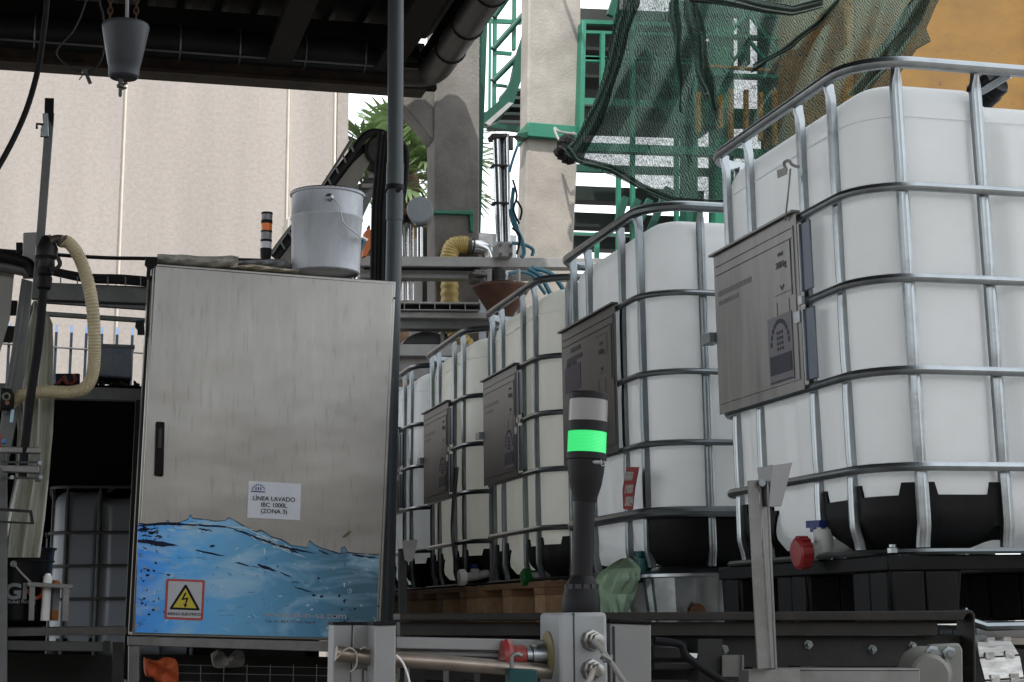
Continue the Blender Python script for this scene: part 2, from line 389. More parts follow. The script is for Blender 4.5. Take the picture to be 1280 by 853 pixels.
        if style == 'A':
            
            for (a, b, c, d) in ((.56, .795, .765, .808), (.64, .773, .765, .784)):
                x = a
                while x < c: wd = random.uniform(.008, .02); mb.box(pt(x, b)-TH*2.6, pt(min(c, x+wd), d)-TH*1.9); x += wd+.004
        else:
            mb.box(pt(.58, .815)-TH*2, pt(.74, .828)-TH); mb.box(pt(.60, .842)-TH*2, pt(.70, .856)-TH)
        t.part('printed_line', mb, INK if style == 'B' else mat('worn_print', (.19, .185, .175), .5, .5, .3, 50), parent=ip)
        if style == 'B':
            mb = MB(); mb.box(pt(.60, .72)-TH*3, pt(.765, .80)-TH*1.2); t.part('label', mb, mat('violet_label', (.085, .07, .12), .5, 0, .3, 30), parent=ip)
    if style == 'A':
        mb = MB(); mb.box(o+Vector((-.010, .245, H['r3']+.02)), o+Vector((-.006, .296, H['r2']-.02))); mb.box(o+Vector((-.014, .290, H['r3']+.02)), o+Vector((-.006, .296, H['r2']-.02)))
        mb.box(o+Vector((-.010, .245, H['r4']+.014)), o+Vector((-.006, .296, H['r3']-.018))); mb.box(o+Vector((-.014, .290, H['r4']+.014)), o+Vector((-.006, .296, H['r3']-.018)))
        t.part('plate_bracket', mb, mat('bluish_zinc', (.20, .245, .30), .45, .6, .1, 10), bevel=.002)
        mb = MB(); mb.box(o+Vector((-.019, .285, H['r3']-.008)), o+Vector((-.012, .305, H['r3']+.010))); mb.box(o+Vector((-.019, .30, H['r3']-.045)), o+Vector((-.015, .33, H['r3']-.02))); t.part('plate_clip', mb, GALV)
        mb = MB(); mb.box(o+Vector((-.03, .80, H['r3']-.012)), o+Vector((0, .86, H['r3']+.012))); t.part('plate_clip', mb, GALVD)
    # corner trays
    zb = .160
    def tray(corner):
        loop = dense(rrect(.021, .021, IW-.021, ID-.021, .118, 14), .005)
        cx = 0 if corner[0] == 0 else IW; cy = 0 if corner[1] == 0 else ID
        seg = [a for a in loop if abs(a[0]-cx) < .298 and abs(a[1]-cy) < .325]
        i = max(range(len(seg)), key=lambda i: math.hypot(seg[i][0]-seg[i-1][0], seg[i][1]-seg[i-1][1])); seg = seg[i:]+seg[:i]
        mb = MB(); vs = []; n = len(seg); lev = 5; bars = [q for q in (SIDEB if style == 'A' else [])]
        for j, (x, y, nx, ny) in enumerate(seg):
            top = .268 if style == 'A' else .298
            if style == 'A':
                for bx_ in FRONTB:
                    if min(abs(y-cy), 9) < .08 and abs(x-bx_) < .033: top = .293
                for by_ in SIDEB:
                    if abs(x-cx) < .03 and abs(y-by_) < .03: top = .293
            eg = abs(y-cy) if abs(nx) > .9 else (0)
            bot = zb+ .10*sm(.25, .325, eg)**2
            ex = abs(x-cx) if abs(ny) > .9 else 0
            bot = max(bot, zb+.02*sm(.2, .27, ex))
            for th in (0, .006):
                for k in range(lev):
                    z = bot+(top-bot)*k/(lev-1); ii = .05*(1-sm(zb, zb+.07, z))**2
                    vs.append(o+Vector((x-nx*(th+ii), y-ny*(th+ii), z)))
        fs = []
        S = 2*lev
        for j in range(n-1):
            for k in range(lev-1):
                fs.append((j*S+k, (j+1)*S+k, (j+1)*S+k+1, j*S+k+1)); fs.append((j*S+lev+k, j*S+lev+k+1, (j+1)*S+lev+k+1, (j+1)*S+lev+k))
            fs.append((j*S+lev-1, (j+1)*S+lev-1, (j+1)*S+2*lev-1, j*S+2*lev-1)); fs.append((j*S, j*S+lev, (j+1)*S+lev, (j+1)*S))
        fs.append(tuple(range(lev))+tuple(range(2*lev-1, lev-1, -1))); fs.append(tuple((n-1)*S+k for k in range(lev))+tuple((n-1)*S+k for k in range(2*lev-1, lev-1, -1)))
        t.part('corner_guard', mb.add(vs, fs), BLACKP, smooth=40)
    if style == 'A':
        for c in ((0, 0), (1, 0), (0, 1), (1, 1)): tray(c)
    else:
        loop = dense(rrect(.014, .014, IW-.014, ID-.014, .118, 10), .03)
        mb = MB(); levs = [(.05, .165), (.02, .18), (.0, .21), (0, .300), (.006, .300), (.008, .2), (.06, .17)]
        seg = [a for a in loop if not (a[0] < .02 and .14 < a[1] < .74)]
        i = max(range(len(seg)), key=lambda i: math.hypot(seg[i][0]-seg[i-1][0], seg[i][1]-seg[i-1][1])); seg = seg[i:]+seg[:i]
        mb.sweep([o+Vector((a[0], a[1], 0)) for a in seg], [(Vector((-a[2], -a[3], 0)), Vector((0, 0, 1))) for a in seg], levs)
        t.part('base_tray', mb, BLACKP, smooth=50)
    # base
    if pallet == 'plastic':
        mb = MB(); ring_mb(mb, o, .158, [(-.05, -.004), (.006, -.007), (.012, -.002), (.006, .004), (-.05, .006)], 0, .12)
        t.part('base_rim', mb, GALVD)
        mb = MB(); f = lambda a, b: mb.box(o+Vector(a), o+Vector(b))
        f((.002, .002, .120), (IW-.002, ID-.002, .150))
        for x0, x1 in ((0, .165), (.44, .66), (.935, IW)):
            for y0, y1 in ((0, .16), (.38, .54), (.76, ID)):
                xa, ya_ = x0+(0 if x0 else .004), y0+(0 if y0 else .004)
                mb.prism([o+Vector((xa+.008, ya_+.008, .018)), o+Vector((x1-.012, ya_+.008, .018)), o+Vector((x1, ya_+.004, .1205)), o+Vector((xa+.002, ya_+.002, .1205))], (0, y1-ya_-.012, 0))
                n = int((x1-x0)/.045)
                for k in range(max(1, int((x1-x0)/.072))): f((xa+.006+k*.072, ya_-.002, .022), (xa+.075+k*.072, ya_+.01, .119))
                n = int((y1-y0)/.05)
                for k in range(max(1, int((y1-y0)/.075))): f((xa-.002, ya_+.006+k*.075, .022), (xa+.01, ya_+.078+k*.075, .119))
        t.part('pallet', mb, BLACKP, bevel=.003, smooth=30)
        mb = MB(); mb.tube([o+Vector((.168, .02, .045)), o+Vector((.185, .02, .022)), o+Vector((.215, .02, .012)), o+Vector((.76, .02, .012)), o+Vector((.80, .02, .05))], .009, 8); t.part('skid_rail', mb, GALVD)
        mb = MB(); mb.lathe(o+Vector((.03, .03, .155)), (0, 0, 1), [(.011, 0), (.011, .009), (.007, .011), (.007, .016)], 6, True); t.part('bolt', mb, GALV)
    elif pallet == 'wood':
        mb = MB(); ring_mb(mb, o, .158, [(-.05, -.004), (.006, -.007), (.012, -.002), (.006, .004), (-.05, .006)], 0, .12); t.part('base_rim', mb, DARKST)
        pi = None
        mb = MB().use(WOOD)
        for k in range(7): mb.box(o+Vector((-.02+k*.165, -.02, .128)), o+Vector((-.02+k*.165+.13, ID+.02, .148)))
        for y0 in (-.018, .40, ID-.10): mb.box(o+Vector((-.02, y0, .104)), o+Vector((IW+.02, y0+.12, .1275)))
        for y0 in (-.018, .40, ID-.10): mb.box(o+Vector((-.02, y0, .0)), o+Vector((IW+.02, y0+.12, .02)))
        pi = t.part('pallet', mb, WOOD, bevel=.002)
        for x0 in (-.018, .50, IW-.10):
            for y0 in (-.016, .402, ID-.098):
                mb = MB(); mb.box(o+Vector((x0, y0, .021)), o+Vector((x0+.118, y0+.116, .1035))); t.part('block', mb, WOODE, parent=pi, bevel=.002)
    else:   # pressed steel pallet
        mb = MB(); ring_mb(mb, o, .150, [(-.16, .012), (-.05, .016), (-.012, .0), (.012, -.004), (.012, -.012), (-.02, -.012), (-.16, -.004)], 0, .12); t.part('base_rim', mb, GALV)
        for x0 in (0, .44, IW-.22):
            for y0 in (0, .38, ID-.16):
                mb = MB(); w, d = .22, .16; pts = []
                N = 24; path = []
                for k in range(N): 
                    a = 2*math.pi*k/N; q = 1/max(abs(math.cos(a)), abs(math.sin(a)))
                    q = min(q, 1.18)*(1-.10*(k % 3 == 0)); path.append((math.cos(a)*q, math.sin(a)*q))
                vs = []
                for z, sc in ((.002, .86), (.03, .9), (.135, 1.)):
                    vs += [o+Vector((x0+w/2+px*w/2*sc, y0+d/2+py*d/2*sc, z)) for px, py in path]
                mb.add(vs, [(i*N+k, i*N+(k+1) % N, (i+1)*N+(k+1) % N, (i+1)*N+k) for i in range(2) for k in range(N)]+[tuple(range(N-1, -1, -1))])
                q = t.part('pallet_foot', mb, GALV, smooth=20)
                if x0 == 0 and y0 == 0: pi = q
        mb = MB(); mb.lathe(o+Vector((.11, -.0, .045)), (0, -1, 0), [(.022, -.004), (.022, .002)], 20); t.part('foot_plug', mb, mat('rust_brown', (.16, .07, .035), .8), parent=pi)
    if valve:
        for nm, mb, m in valve: t.part(nm, mb, m)
    return t.done()
# ---------------------------------------------------------------- the row of IBCs
GRP = 'ibc containers standing in a row on the conveyor'
RED = mat('red_cap_plastic', (.42, .015, .018), .4, 0, .1, 10)
BLUEH = mat('blue_handle_plastic', (.02, .05, .26), .4, 0, .1, 10)
TEAL = mat('teal_valve_plastic', (.005, .13, .115), .4, 0, .2, 10)
GREENC = mat('green_cap_plastic', (.01, .14, .03), .4, 0, .2, 10)
def valve_parts(u, v, X, s, capm, hu, hv, hm, body=mat('valve_white', (.9, .9, .88), .5)):
    c = WX(u, v, X); h = WX(hu, hv, X+.02)
    out = []
    mb = MB(); mb.tube([c+Vector((.12*1, .01, .02)), c+Vector((.06, .004, .005)), c+Vector((.012, 0, 0))], .020*s, 16); mb.lathe(c+Vector((.05, 0, .0)), (0, 0, 1), [(.022*s, 0), (.022*s, h.z-c.z-.012), (.012*s, h.z-c.z-.01)], 14)
    out.append(('valve_body', mb, body))
    mb = MB(); mb.lathe(c+Vector((.014, 0, 0)), (-1, 0, -.05), [(.030*s, 0), (.034*s, .003), (.034*s, .026), (.029*s, .030), (.004, .031)], 26)
    for k in range(14):
        a = R_(k*360/14); d = Vector((0, math.cos(a), math.sin(a))); mb.beam(c+Vector((.010, 0, 0))+d*.034*s, c+Vector((-.010, 0, 0))+d*.034*s, .007, .005, up=d)
    out.append(('valve_cap', mb, capm))
    mb = MB(); mb.beam(Vector((c.x+.05, h.y-.035*s, h.z)), Vector((c.x+.05, h.y+.035*s, h.z+.002)), .022*s, .016*s)
    mb.lathe(Vector((c.x+.05, h.y, h.z-.016*s)), (0, 0, 1), [(.016*s, 0), (.016*s, .02*s)], 14)
    out.append(('valve_handle', mb, hm)); return out
build_ibc((0, 0, 0), 'nearest and largest white bulk container, at the right edge, with red valve cap', GRP, 'A', 'white', 'plastic', valve=valve_parts(1003, 691, -.035, .95, RED, 1005, 656, BLUEH))
build_ibc((.0, 1.31, 0), 'white bulk container on a pressed steel pallet, just behind the nearest one, black base tray', GRP, 'B', 'white', 'steel', plate_m=PLATED, lid=False, valve=valve_parts(783, 722, -.03, .95, TEAL, 788, 693, TEAL, TEAL), dirm=GALVD)
build_ibc((.0, 2.366, 0), 'cream bulk container with green valve cap in the middle of the row', GRP, 'A', 'cream', 'wood', plate_m=PLATED, lid=False, valve=valve_parts(658, 722, -.02, .8, GREENC, 658, 716, GREENC), dirm=GALVD)
build_ibc((.0, 3.45, 0), 'cream bulk container with a bent cage bar and blue handled valve, fourth from right', GRP, 'A', 'cream', 'wood', bent=True, plate_m=PLATED, lid=False, valve=valve_parts(578, 722, -.02, .85, WHITEP, 583, 708, BLUEH), dirm=GALVD)
build_ibc((.0, 4.50, 0), 'farthest bulk container of the row, partly hidden by the steel cabinet', GRP, 'A', 'white', 'wood', plate_m=PLATED, lid=False, logo=False, dirm=GALVD)
# papers, tags and the bag
mb = MB(); c = WX(791, 611, -.02)
def lp(u, v): return WX(u, v, -.035)
mb.prism([lp(783, 584), lp(778, 612), lp(779, 637), lp(790, 637), lp(793, 610), lp(798, 584)], (.003, 0, 0))
tt = T('warning_tag', 'red and white picture tag tucked behind a bar of the second container', 'tag')
tt.part('sheet', mb, mat('tag_red', (.42, .03, .025), .5, 0, .2, 20))
for a, b in ((590, 601), (606, 617), (621, 633)):
    mb = MB(); q = lambda u, v: WX(u, v, -.0365)
    mb.prism([q(782.5, a), q(780.5, b), q(790, b-.5), q(792, a)], (.001, 0, 0)); tt.part('picture', mb, mat('tag_picture', (.35, .33, .30), .5, 0, .9, 90))
tt.done()
tt = T('seal_tag', 'small grey tag wired to a side bar of the nearest container', 'tag')
mb = MB(); c = WX(980, 215, -.03); q = lambda u, v: WX(u, v, -.045)
mb.prism([q(971, 213), q(972, 223), q(983, 218), q(983, 209)], (.002, 0, 0)); ti = tt.part('tag_plate', mb, mat('tag_grey', (.45, .45, .43), .5, 0, .2, 60))
mb = MB(); mb.tube(cr([WX(983, 213, -.04), WX(980, 204, -.04), WX(986, 201, -.035), WX(990, 206, -.03), WX(998, 209, -.032)], 6), .0035, 8); tt.part('cable_tie', mb, STEELL)
mb = MB(); mb.tube(cr([WX(988, 211, -.03), WX(986, 235, -.03), WX(983, 262, -.028), WX(982, 276, -.02)], 6), .002, 6); tt.part('wire', mb, STEELL); tt.done()
# translucent green bag hanging on the valve of the second container
BAG = mat('pale_green_bag_film', (.42, .60, .42), .4, 0, .2, 9, .5, 14)
mb = MB(); N = 60; lv = [(698, 779, 785, 3), (703, 772, 788, 8), (712, 764, 789, 14), (724, 758, 788, 18), (738, 756, 783, 18), (752, 759, 778, 16), (768, 763, 775, 13)]
vs = []
lv = [tuple(q)+(0,) for q in []] or [(lambda f, k: tuple(lv[k][j]*(1-f)+lv[k+1][j]*f for j in range(4)))((i % 4)/4, i//4) for i in range(24)]+[lv[-1]]
for v, ua, ub, dd in lv:
    a = WX(ua, v, -.10); b = WX(ub, v, -.05); c = (a+b)/2; hw = (b-a).length/2; d = (b-a).normalized(); nn = Vector((1, -.3, 0)).normalized()
    for k in range(N):
        an = 2*math.pi*k/N; wob = 1+.16*math.sin(7*an+v*.11)+.10*math.sin(13*an+v*.05)+.06*math.sin(23*an+v*.2)
        vs.append(c+d*hw*math.cos(an)*wob+nn*dd*.0022*math.sin(an)*wob)
mb.add(vs, [(i*N+k, i*N+(k+1) % N, (i+1)*N+(k+1) % N, (i+1)*N+k) for i in range(len(lv)-1) for k in range(N)]+[tuple(range(N-1, -1, -1)), tuple((len(lv)-1)*N+k for k in range(N))])
one('plastic_bag', 'crumpled pale green plastic bag at the teal valve of the second container', 'bag', mb, BAG, smooth=70)
# ---------------------------------------------------------------- conveyor carrying the row
t = T('roller_conveyor', 'long dark steel chain conveyor under the row of bulk containers', 'conveyor', loc=(.5, 2.5, -1))
for x in (-.10, 1.16):
    mb = MB(); mb.box((x-.012, .1, -.20), (x+.012, 5.8, -.01)); mb.box((x-.03, .1, -.20), (x-.0125, 5.8, -.185)); t.part('side_beam', mb, DARKST, bevel=.002)
for x in (.12, .5, .93):
    mb = MB(); mb.box((x, -.02, -.06), (x+.08, 5.7, -.024)); t.part('chain_rail', mb, DARKST)
    mb = MB()
    for k in range(86): mb.box((x-.004, k*.0655, -.0235), (x+.084, k*.0655+.0605, -.004))
    t.part('chain', mb, GALVD)
for y in (.3, 2.2, 4.0, 5.5):
    for x in (-.06, 1.10):
        mb = MB(); mb.box((x, y, -1.0), (x+.08, y+.08, -.205)); t.part('leg', mb, DARKST)
    mb = MB(); mb.box((.025, y+.01, -.14), (1.095, y+.06, -.08)); t.part('cross_member', mb, DARKST)
t.done()
# near transfer conveyor: side beam across the picture
YB = -.22
t = T('transfer_conveyor', 'dark steel cross conveyor frame with plate link chain at the right end', 'conveyor', loc=W(900, 1200, YB))
mb = MB(); pr = [(500, 767), (500, 776), (1205, 776), (1206, 772), (1209, 768), (1213, 767), (1216, 770), (1217, 853), (1217, 900), (1221, 900), (1221, 853), (1219, 768), (1216, 764), (1210, 762), (1204, 763.5)]
mb.slab(pr, YB, .06); t.part('top_flange', mb, mat('brownish_steel', (.17, .155, .14), .5, .5, .35, 8, .15, 40, dirt=(.06, .05, .045), dirt_amt=.6), bevel=.002)
mb = MB(); mb.rect(500, 778, 1172, 794, YB+.02, .03); t.part('upper_rail', mb, mat('brown_grey_steel', (.13, .12, .11), .55, .4, .35, 9, dirt=(.05, .045, .04), dirt_amt=.6))
mb = MB(); mb.rect(500, 794.5, 1212, 833, YB+.045, .02); t.part('side_plate', mb, DARKST)
mb = MB(); mb.rect(945, 838, 1150, 905, YB-.30, .06); mb.rect(960, 836, 1150, 838.4, YB-.302, .064); t.part('lower_channel', mb, STEEL, bevel=.002)
mb = MB(); mb.rect(500, 834, 1215, 850, YB+.06, .03); t.part('lower_rail', mb, DARKST)
for u0, u1, v0 in ((872, 903, 799), (700, 716, 800), (1000, 1022, 833)):
    mb = MB(); mb.rect(u0, v0, u1, 1150, YB-.03, .05); mb.rect(u0+.5, v0, u0+3, 1150, YB-.034, .003); t.part('upright', mb, mat('mid_dark_steel', (.11, .11, .11), .5, .4, .3, 8))
mb = MB(); mb.rect(903, 819, 929, 846, YB-.04, .004); mb.rect(927.5, 819, 930, 846, YB-.045, .012); t.part('bracket_plate', mb, mat('drab_plate', (.22, .22, .2), .5, .2))
mb = MB(); mb.tube(crpx([(818, 801, YB-.05), (850, 806, YB-.05), (860, 822, YB-.05), (905, 852, YB-.05), (960, 872, YB-.05)]), .0065, 10); t.part('hose', mb, RUBBER)
mb = MB(); mb.rect(817, 808, 852, 824, YB-.02, .03); mb.rect(817, 828, 872, 838, YB-.02, .03); t.part('guide_rail', mb, mat('mid_dark_steel', (.11, .11, .11)), bevel=.003)
mb = MB(); mb.slab([(853, 816), (872, 817), (871, 823), (862, 822)], YB-.05, .004); t.part('paper_scrap', mb, WHITEP)
for u, v in ((600, 806), (742, 806), (842, 806), (905, 812), (1010, 806), (1090, 812), (1140, 808)):
    mb = MB(); mb.lathe(W(u, v, YB+.045), (0, -1, 0), [(.0085, 0), (.0085, .002), (.0055, .002), (.0055, .010)], 6); t.part('bolt', mb, GALVD)
for u in (1015, 1065, 1110):
    mb = MB(); mb.lathe(W(u, 862, YB+.12), (0, -1, 0), [(.02, -.2), (.02, .03), (.006, .031), (.006, .045)], 18); t.part('roller', mb, GALVD)
# bearing unit
mb = MB(); mb.slab([(1165, 806), (1200, 804), (1204, 812), (1205, 900), (1175, 900)], YB-.10, .025); bi = t.part('bearing_housing', mb, mat('grey_cream_paint', (.42, .42, .37), .55, 0, .2, 10, dirt=(.15, .13, .1), dirt_amt=.5), bevel=.004)
mb = MB(); c = W(1172, 843, YB-.13); s_ = 1/ppm(YB)
mb.lathe(c+Vector((0, .05, 0)), (-.35, -1, 0), [(.046, 0), (.046, .02), (.04, .03), (.036, .055), (.034, .078), (.028, .084), (.002, .085)], 30); t.part('bearing_cap', mb, MATS['grey_cream_paint'], parent=bi)
for u, v in ((1184, 816),(1163, 815)):
    mb = MB(); mb.lathe(W(u, v, YB-.10), (-.4, -1, 0), [(.006, 0), (.006, .02), (.012, .021), (.012, .034), (.006, .035), (.006, .045)], 6); t.part('bolt', mb, GALVD, parent=bi)
# plate link chain
mb = MB(); CH = mat('scratched_chain_plate', (.42, .41, .39), .35, .8, .45, 30, .2, 90, (1, 6, 1), rvar=.15, dirt=(.1, .09, .08), dirt_amt=.6, ds=12)
def cp(u, v): return W(u, v, YB+.02)
rows = [[(1226, 800), (1262, 798), (1269, 802), (1228, 803)], [(1221, 803), (1263, 800), (1274, 818), (1224, 822)], [(1224, 823.5), (1275, 820), (1280, 847), (1231, 850)], [(1231, 852), (1281, 848.5), (1282, 870), (1236, 872)], [(1236, 874), (1282, 872), (1282, 900), (1238, 900)]]
tilt = [.055, .035, .008, -.01, -.01]
for i, q in enumerate(rows):
    mb = MB(); P4 = [W(u, v, YB+.02+(tilt[i] if j < 2 else (tilt[i+1] if i < 4 else -.02))) for j, (u, v) in enumerate(q)]
    mb.prism(P4, (0, .006, 0))
    a, b = P4[3], P4[2]
    for k in (0, 1):
        p = a.lerp(b, .15+.5*k); q2 = a.lerp(b, .38+.5*k); mb.prism([p+Vector((0, -.001, .008)), q2+Vector((0, -.001, .008)), q2+Vector((0, -.002, -.009)), p+Vector((0, -.002, -.009))], (0, .006, 0))
    t.part('chain_plate', mb, CH, bevel=.001)
mb = MB(); mb.rect(1221, 783, 1300, 797, YB+.30, .04); t.part('rear_rail', mb, STEELL)
mb = MB(); mb.rect(1262, 798, 1300, 806, YB+.16, .2); t.part('wear_strip', mb, mat('tan_wear_strip', (.42, .38, .3), .6))
mb = MB(); mb.rect(1268, 812, 1300, 900, YB+.16, .2); mb.rect(1221, 812, 1300, 900, YB+.13, .02); t.part('end_plate', mb, DARKST)
t.done()

# guard post with bent bracket
YP = -.55
t = T('guide_post', 'grey angle steel post carrying a tapered bent plate, in front of the nearest container', 'post')
mb = MB(); mb.slab([(935, 601), (948, 600), (963, 836), (947, 837)], YP, .004); mb.slab([(958.5, 603), (961, 603), (972, 836), (969, 836)], YP-.01, .004)
A = [W(948.5, 601, YP+.0), W(962, 836, YP), W(969, 836, YP+.045), W(958, 601, YP+.045)]
mb.prism(A, (.003, 0, 0)); t.part('upright', mb, STEEL, bevel=.001)
mb = MB(); mb.slab([(965, 582), (991, 578), (977, 633), (961, 634)], YP-.012, .004); mb.prism([W(946, 585, YP+.03), W(965, 581, YP-.012), W(962, 634, YP-.012), W(952, 634, YP+.03)], (.003, .001, 0)); t.part('tapered_plate', mb, mat('lit_grey_steel', (.42, .42, .43), .5, .4, .15, 8), bevel=.001)
mb = MB(); mb.lathe(W(951, 604, YP-.003), (0, -1, 0), [(.006, 0), (.006, .006)], 8); t.part('bolt', mb, GALVD)
mb = MB(); mb.slab([(936, 838), (1000, 836.5), (1000, 1200), (936, 1200)], YP+.02, .04); t.part('foot_bar', mb, STEEL)
t.done()
# a second post of the same kind, further back in front of the far containers
YQ = 1.9
t = T('guide_post', 'thin dark post with tapered plate, in front of the farthest container', 'post')
mb = MB(); mb.slab([(499, 686), (508, 686), (510, 900), (500, 900)], YQ, .02); t.part('upright', mb, mat('mid_dark_steel', (.11, .11, .11)))
mb = MB(); mb.slab([(503, 676), (523, 675), (516, 701), (511, 703), (506, 700)], YQ-.02, .006); t.part('tapered_plate', mb, STEEL); t.done()

# ---------------------------------------------------------------- junction box, emergency stop, signal tower
YJ = -.50
t = T('control_box', 'light grey control box with two cable glands and red stop button', 'control box')
GB = mat('light_grey_enclosure', (.50, .52, .53), .45, 0, .06, 6, .03, 50, dirt=(.3, .29, .27), dirt_amt=.4, ds=8)
a0, a1 = W(700, 766, YJ), W(700, 900, YJ); b0, b1 = W(759, 765.5, YJ), W(762, 900, YJ)
mb = MB(); dpt = .115
mb.hexa([a1, b1, b0, a0], [a1+Vector((0, dpt, 0)), b1+Vector((0, dpt, 0)), b0+Vector((0, dpt, 0)), a0+Vector((0, dpt, 0))]); bi = t.part('housing', mb, GB, bevel=.006)
mb = MB(); mb.slab([(716.5, 766.5), (718, 766.5), (719.5, 900), (718, 900)], YJ-.0012, .004); t.part('seam', mb, mat('seam_dark', (.06, .06, .06)), parent=bi)
for u, v in ((741, 801), (741, 838)):
    mb = MB(); c = W(u-3, v, YJ); mb.lathe(c, (.25, -1, .02), [(.016, -.003), (.016, .008), (.0125, .009), (.0125, .018), (.010, .019), (.010, .026), (.006, .027)], 8); gi = t.part('cable_gland', mb, mat('nickel', (.5, .49, .46), .3, .9), parent=bi)
CAB = mat('grey_cable', (.36, .35, .33), .45, 0, .1, 20)
yy = YJ-.03
mb = MB(); mb.tube(crpx([(741, 801, yy), (752, 812, yy-.01), (762, 826, yy-.015), (773, 842, yy-.02), (784, 862, yy-.02), (790, 900, yy-.02)]), .0042, 10); t.part('cable', mb, CAB)
mb = MB(); mb.tube(crpx([(741, 838, yy), (738, 848, yy-.012), (732, 858, yy-.012), (726, 880, yy-.01)]), .0045, 10); t.part('cable', mb, mat('pale_cable', (.55, .52, .45), .5))
mb = MB(); mb.tube([W(752, 819, yy-.012), W(764, 826, yy-.016)], .0062, 8); mb.tube([W(754, 826, yy-.014), W(765, 820, yy-.014)], .004, 8); t.part('cable_clip', mb, mat('nickel', (.5, .49, .46)))
# stop button on the left flank
fx = a0.x
c = Vector((fx, YJ+.055, W(690, 819, YJ+.055).z))
# put it where the line of sight meets the flank
c = WX(686, 819, fx)
mb = MB(); mb.lathe(c, (-1, 0, 0), [(.036, -.001), (.036, .003), (.030, .006), (.018, .006)], 32); ri = t.part('yellow_ring', mb, mat('aged_yellow', (.34, .28, .12), .6, 0, .2, 20), parent=bi)
mb = MB(); mb.lathe(c, (-1, .0, 0), [(.0165, .004), (.0165, .028), (.013, .029), (.013, .045)], 24); t.part('button_stem', mb, GALV, parent=bi)
mb = MB(); mb.lathe(c, (-1, .0, 0), [(.012, .036), (.016, .040), (.016, .058), (.024, .062), (.0255, .068), (.023, .075), (.012, .0775), (.001, .078)], 32); t.part('stop_button', mb, mat('stop_red', (.60, .07, .06), .42, 0, .12, 20), parent=bi)
t.done()
t = T('profile_post', 'short grey square post with dark cap right of the control box', 'post')
mb = MB(); mb.slab([(762, 779), (814, 781), (815, 960), (764, 960)], YJ+.06, .06); t.part('post', mb, mat('anodised_grey', (.42, .42, .42), .5, .35, .1, 8), bevel=.002)
mb = MB(); mb.slab([(760.5, 773), (816, 775.5), (816, 781), (761, 779)], YJ+.055, .07); t.part('end_cap', mb, RUBBER, bevel=.003)
mb = MB(); mb.slab([(766, 783), (768.5, 783), (771, 960), (768, 960)], YJ+.0578, .004); t.part('slot', mb, mat('seam_dark', (.06, .06, .06))); t.done()
# tower
YT = YJ+.055
def zc(v, u=733): return W(u, v, YT).z
cx_ = W(732, 766, YT).x; k_ = 1/ppm(YT)
base = Vector((cx_, YT, 0)); top = W(736, 492, YT)
ax = (top-W(726, 765, YT)).normalized(); o0 = W(726, 765, YT)
def hh(v): return (W(731, v, YT).z-o0.z)/ax.z
def prof(L): return [(r*k_, hh(v)) for v, r in L]
t = T('signal_tower', 'large signal tower with a lit green lamp, on top of the control box', 'signal light', loc=o0)
BT = mat('matt_black_plastic', (.022, .022, .024), .5, 0, .1, 10, .03, 50)
mb = MB(); mb.lathe(o0, ax, prof([(767, 23), (764, 24), (748, 23), (738, 21), (728, 18), (722, 14.5), (720, 13.5)]), 36); fi = t.part('foot', mb, BT, smooth=50)
mb = MB()
for a in range(0, 360, 30):
    d = Vector((math.cos(R_(a)), math.sin(R_(a)), 0)); p = o0+ax*hh(733)+d*19.5*k_; mb.beam(p-ax*.004, p+ax*.003, .010, .003, up=d)
t.part('foot_notch', mb, mat('notch_grey', (.07, .07, .075), .6), parent=fi)
mb = MB(); mb.lathe(o0, ax, prof([(721, 13.5), (640, 13), (621, 13)]), 30); t.part('stem', mb, BT)
mb = MB(); mb.lathe(o0, ax, prof([(627, 15), (620, 16), (606, 20), (590, 22.5), (576, 23.5), (575, 25.3), (568, 25.3), (566.5, 24)]), 40); t.part('socket', mb, BT, smooth=40)
mb = MB()
mb.lathe(o0, ax, prof([(567-i*.86, 24.4 if i % 2 else 23.9) for i in range(33)]), 40); 
t.part('green_lamp', mb, mat('green_lens_lit', (.35, 2., .9), .35, 0, .05, 3, emit=((.006, .62, .10), .42)))
mb = MB(); mb.lathe(o0, ax, prof([(540.5, 24.8), (527.5, 24.8)]), 40); t.part('spacer_ring', mb, BT)
mb = MB(); mb.lathe(o0, ax, prof([(528, 24.3), (499.5, 24.3)]), 40); t.part('clear_lamp', mb, mat('clear_grey_lens', (.40, .385, .37), .3, 0, .05, 5))
mb = MB(); mb.lathe(o0, ax, prof([(500.5, 24.8), (493, 24.6), (491.5, 23.5), (490.8, 18), (490.5, 1)]), 40); t.part('top_cap', mb, BT)
# CE marking and badge on the socket
def on_cyl(ang, v, r): return o0+ax*hh(v)+Vector((math.sin(ang)*r*k_, -math.cos(ang)*r*k_, 0))
va = math.atan2((o0-CAM).x, (o0-CAM).y)
mb = MB(); p = on_cyl(.35-va*0, 580, 24.0); n = Vector((math.sin(.35), -math.cos(.35), 0))
mb.lathe(p, n, [(.001, .001), (.011, 0), (.011, -.002)], 20)
for i in range(len(mb.v)): mb.v[i] = Vector((mb.v[i].x, mb.v[i].y, p.z+(mb.v[i].z-p.z)*.28))
t.part('badge', mb, mat('badge_grey', (.35, .35, .37), .4, .3))
mb = MB(); n = Vector((math.sin(.78), -math.cos(.78), 0)); mb.text('CE', .017, on_cyl(.78, 584.5, 23.6)+n*.0005, Vector((math.cos(.78), math.sin(.78), 0)), (0, 0, 1)); t.part('mark', mb, mat('badge_pale', (.6, .6, .65)))
t.done()

